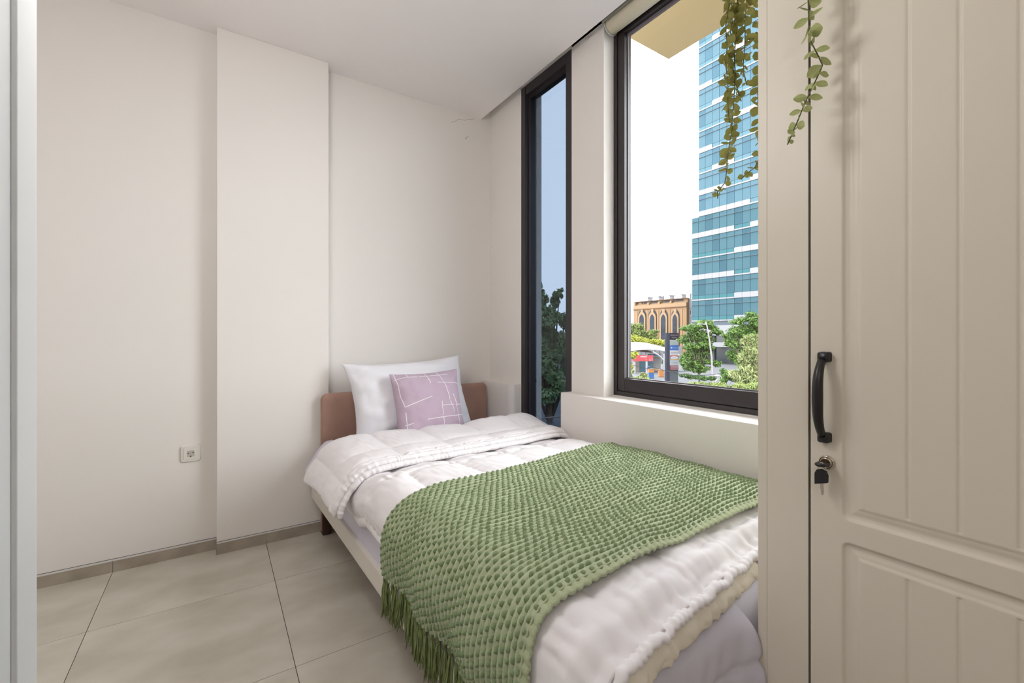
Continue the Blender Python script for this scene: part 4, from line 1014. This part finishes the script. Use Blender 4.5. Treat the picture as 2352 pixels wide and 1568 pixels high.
def tree(name, px, Z, label, cat, blobs, n, leaf_px, lm, trunk=None, droop=0, long=1.0, seed=1, group=None, branches=True, shell=.5):
    e = face_thing(name, px, Z, label, cat, group); s = Z / FPX; rnd = random.Random(seed)
    bl = [((bx - px) * s, dy_, zl(bp_, Z), rx * s, rz * s, rx * s * .8) for bx, bp_, rx, rz, dy_ in blobs]
    sub = []
    for b in bl:
        sub.append((b[0], b[1], b[2], b[3] * .7, b[4] * .75, b[5] * .7))
        for _ in range(6):
            d = Vector((rnd.gauss(0, 1), rnd.gauss(0, 1), rnd.gauss(0, 1))).normalized(); k = rnd.uniform(.5, .85); q = rnd.uniform(.32, .55)
            sub.append((b[0] + d.x * b[3] * k, b[1] + d.y * b[5] * k, b[2] + d.z * b[4] * k, b[3] * q, max(b[4] * q, b[3] * .22), b[5] * q))
    V, F = foliage(sub, int(n * 1.5), leaf_px * s, rnd, droop, long, shell)
    o = obj('foliage', V, F, LF[lm], e); o['kind'] = 'stuff'
    base_top = min(b[2] for b in bl)
    if trunk:
        r_ = trunk * s
        mb = MB(); mb.tube([(0, 0, 0), (.02 * Z * .1, 0, base_top * .6), (0, 0, base_top)], [r_ * 1.15, r_, r_ * .85], 8); mb.obj('trunk', TRK, e, smooth=True)
        for b in bl: MB().tube([(0, 0, base_top * .75), (b[0] * .5, b[1] * .5, (base_top * .75 + b[2]) / 2 + .1), (b[0], b[1], b[2])], [r_ * .5, r_ * .35, r_ * .15], 6).obj('branch', TRK, e, smooth=True)
    return e
tree('street_tree', 1605, 44, 'layered broadleaf tree standing behind the leaning lamp post', 'tree',
     [(1590, 750, 22, 10, 0), (1575, 752, 16, 6, 0), (1630, 748, 26, 12, .5), (1610, 742, 20, 8, 0), (1645, 760, 18, 8, 0), (1600, 765, 22, 9, .6), (1588, 795, 22, 11, 0), (1615, 792, 26, 12, 0), (1637, 800, 18, 9, .5), (1580, 830, 18, 10, 0), (1603, 838, 22, 11, .2), (1625, 830, 22, 10, .5), (1645, 835, 16, 7, 0), (1610, 850, 14, 6, 0), (1606, 772, 40, 22, .8), (1604, 812, 38, 20, .8), (1604, 842, 30, 14, .6)], 9000, 5.2, 'green', trunk=2.0, seed=2)
tree('street_tree', 1712, 40, 'tall green tree beside the tower at the right of the big window', 'tree',
     [(1700, 735, 22, 12, 0), (1728, 728, 26, 13, 0), (1690, 760, 20, 11, 0), (1720, 760, 28, 16, .4), (1685, 790, 18, 12, 0), (1705, 800, 20, 14, .5), (1750, 745, 30, 24, 0), (1760, 790, 30, 26, .5), (1672, 785, 12, 8, 0), (1668, 772, 12, 6, 0), (1718, 775, 40, 40, .8), (1700, 815, 26, 20, .6)], 8000, 5.2, 'green', trunk=2.2, seed=3)
tree('willow_shrub', 1725, 24, 'pale drooping bamboo-like shrub in front of the tall tree', 'shrub',
     [(1738, 785, 16, 22, 0), (1722, 815, 24, 22, 0), (1745, 830, 26, 34, .3), (1715, 850, 26, 20, 0), (1700, 868, 24, 14, 0), (1740, 870, 30, 22, 0), (1712, 782, 8, 10, 0), (1780, 830, 30, 50, 0)], 7000, 7.5, 'pale', droop=1.0, long=2.0, seed=4, trunk=1.2)
tree('hedge_bush', 1585, 38, 'low dark bush at the foot of the layered tree', 'shrub', [(1580, 863, 16, 7, 0), (1598, 866, 14, 6, 0), (1615, 868, 16, 6, .2), (1632, 868, 12, 6, 0)], 2600, 4.2, 'dark', seed=5)
tree('hedge_bush', 1668, 26, 'bright green bush right of the garden lamp', 'shrub', [(1670, 858, 18, 13, 0), (1690, 868, 18, 13, 0), (1662, 872, 14, 9, 0)], 2600, 5, 'green', seed=6, trunk=.8)
tree('hedge_bush', 1640, 20, 'low grassy hedge along the bottom of the big window', 'shrub', [(1600, 889, 34, 9, 0), (1650, 889, 34, 10, 0), (1700, 892, 34, 12, 0), (1750, 893, 40, 14, 0)], 4200, 6.5, 'olive', droop=-.6, long=1.8, seed=7)
tree('olive_tree', 1450, 92, 'hazy olive tree in front of the arched building, left', 'tree', [(1448, 752, 30, 18, 0), (1470, 765, 26, 18, 0), (1490, 770, 20, 14, 0), (1430, 760, 24, 24, 0), (1500, 762, 14, 8, 0)], 5000, 4.2, 'olive', trunk=1.6, seed=8)
tree('olive_tree', 1465, 86, 'bright round tree directly above the pale panel wall', 'tree', [(1460, 780, 30, 14, 0), (1440, 785, 20, 14, 0), (1490, 786, 22, 9, 0), (1515, 785, 20, 8, 0), (1530, 790, 12, 8, 0)], 4200, 4.2, 'yellow', trunk=1.4, seed=9)
tree('street_tree', 1520, 80, 'dark clipped bush at the end of the panel wall', 'shrub', [(1520, 799, 8, 6, 0), (1530, 798, 7, 6, 0), (1527, 830, 8, 14, 0)], 1200, 3.6, 'dark', seed=10)
tree('garden_shrub', 1448, 30, 'yellow-green leafy shrub hiding the kiosk corner, lower left', 'shrub', [(1440, 822, 12, 12, 0), (1452, 815, 12, 8, 0), (1443, 840, 12, 12, 0), (1462, 812, 8, 5, 0)], 1800, 5.5, 'yellow', seed=11, trunk=.8)
tree('garden_shrub', 1455, 26, 'green bank of shrubs at the left bottom of the big window', 'shrub', [(1440, 868, 20, 14, 0), (1460, 872, 22, 9, 0), (1480, 873, 16, 7, 0), (1445, 855, 12, 8, 0)], 2600, 5.5, 'olive', seed=12)
tree('garden_shrub', 1479, 27, 'small variegated plant left of the forecourt drive', 'shrub', [(1479, 862, 8, 6, 0)], 500, 5, 'pale', long=1.6, seed=13)
# near tree seen through the narrow tinted window
ZT = 13.0
tree('mango_tree', 1262, ZT, 'dark leafy tree filling the narrow tinted window', 'tree',
     [(1243, 690, 16, 26, 0), (1236, 655, 8, 18, 0), (1278, 690, 13, 22, .2), (1285, 672, 10, 12, 0), (1262, 730, 34, 30, 0), (1300, 735, 24, 28, .3), (1225, 750, 30, 50, 0), (1262, 775, 40, 34, .3), (1300, 800, 34, 40, .2), (1255, 830, 40, 40, 0), (1275, 868, 34, 24, 0), (1245, 880, 26, 26, .2), (1320, 850, 30, 50, .4), (1200, 820, 30, 70, .4), (1262, 903, 38, 20, 0), (1292, 890, 28, 22, 0), (1238, 912, 22, 16, 0)], 15000, 9.5, 'deep', trunk=7, seed=14, shell=.45)
nr = face_thing('neighbour_roof', 1270, 17, 'grey-blue flat roof with red brick edge below the tinted window', 'roof')
q = 17 / FPX
box('roof_slab', -8, 2.4, -6, 5, 0, 2.45, mat('blue_grey_roof', rgb(92, 104, 116), .8), nr)
box('brick_parapet', -3.5, -.30, -6.4, -6.0, 0, 2.75, mat('red_brick', rgb(140, 84, 76), .85, rgb(120, 70, 64), 3), nr)
MB().tube([(-2, -6.3, 2.9), (1.5, -6.6, 3.3)], .02, 5).obj('roof_rail', LP, nr)
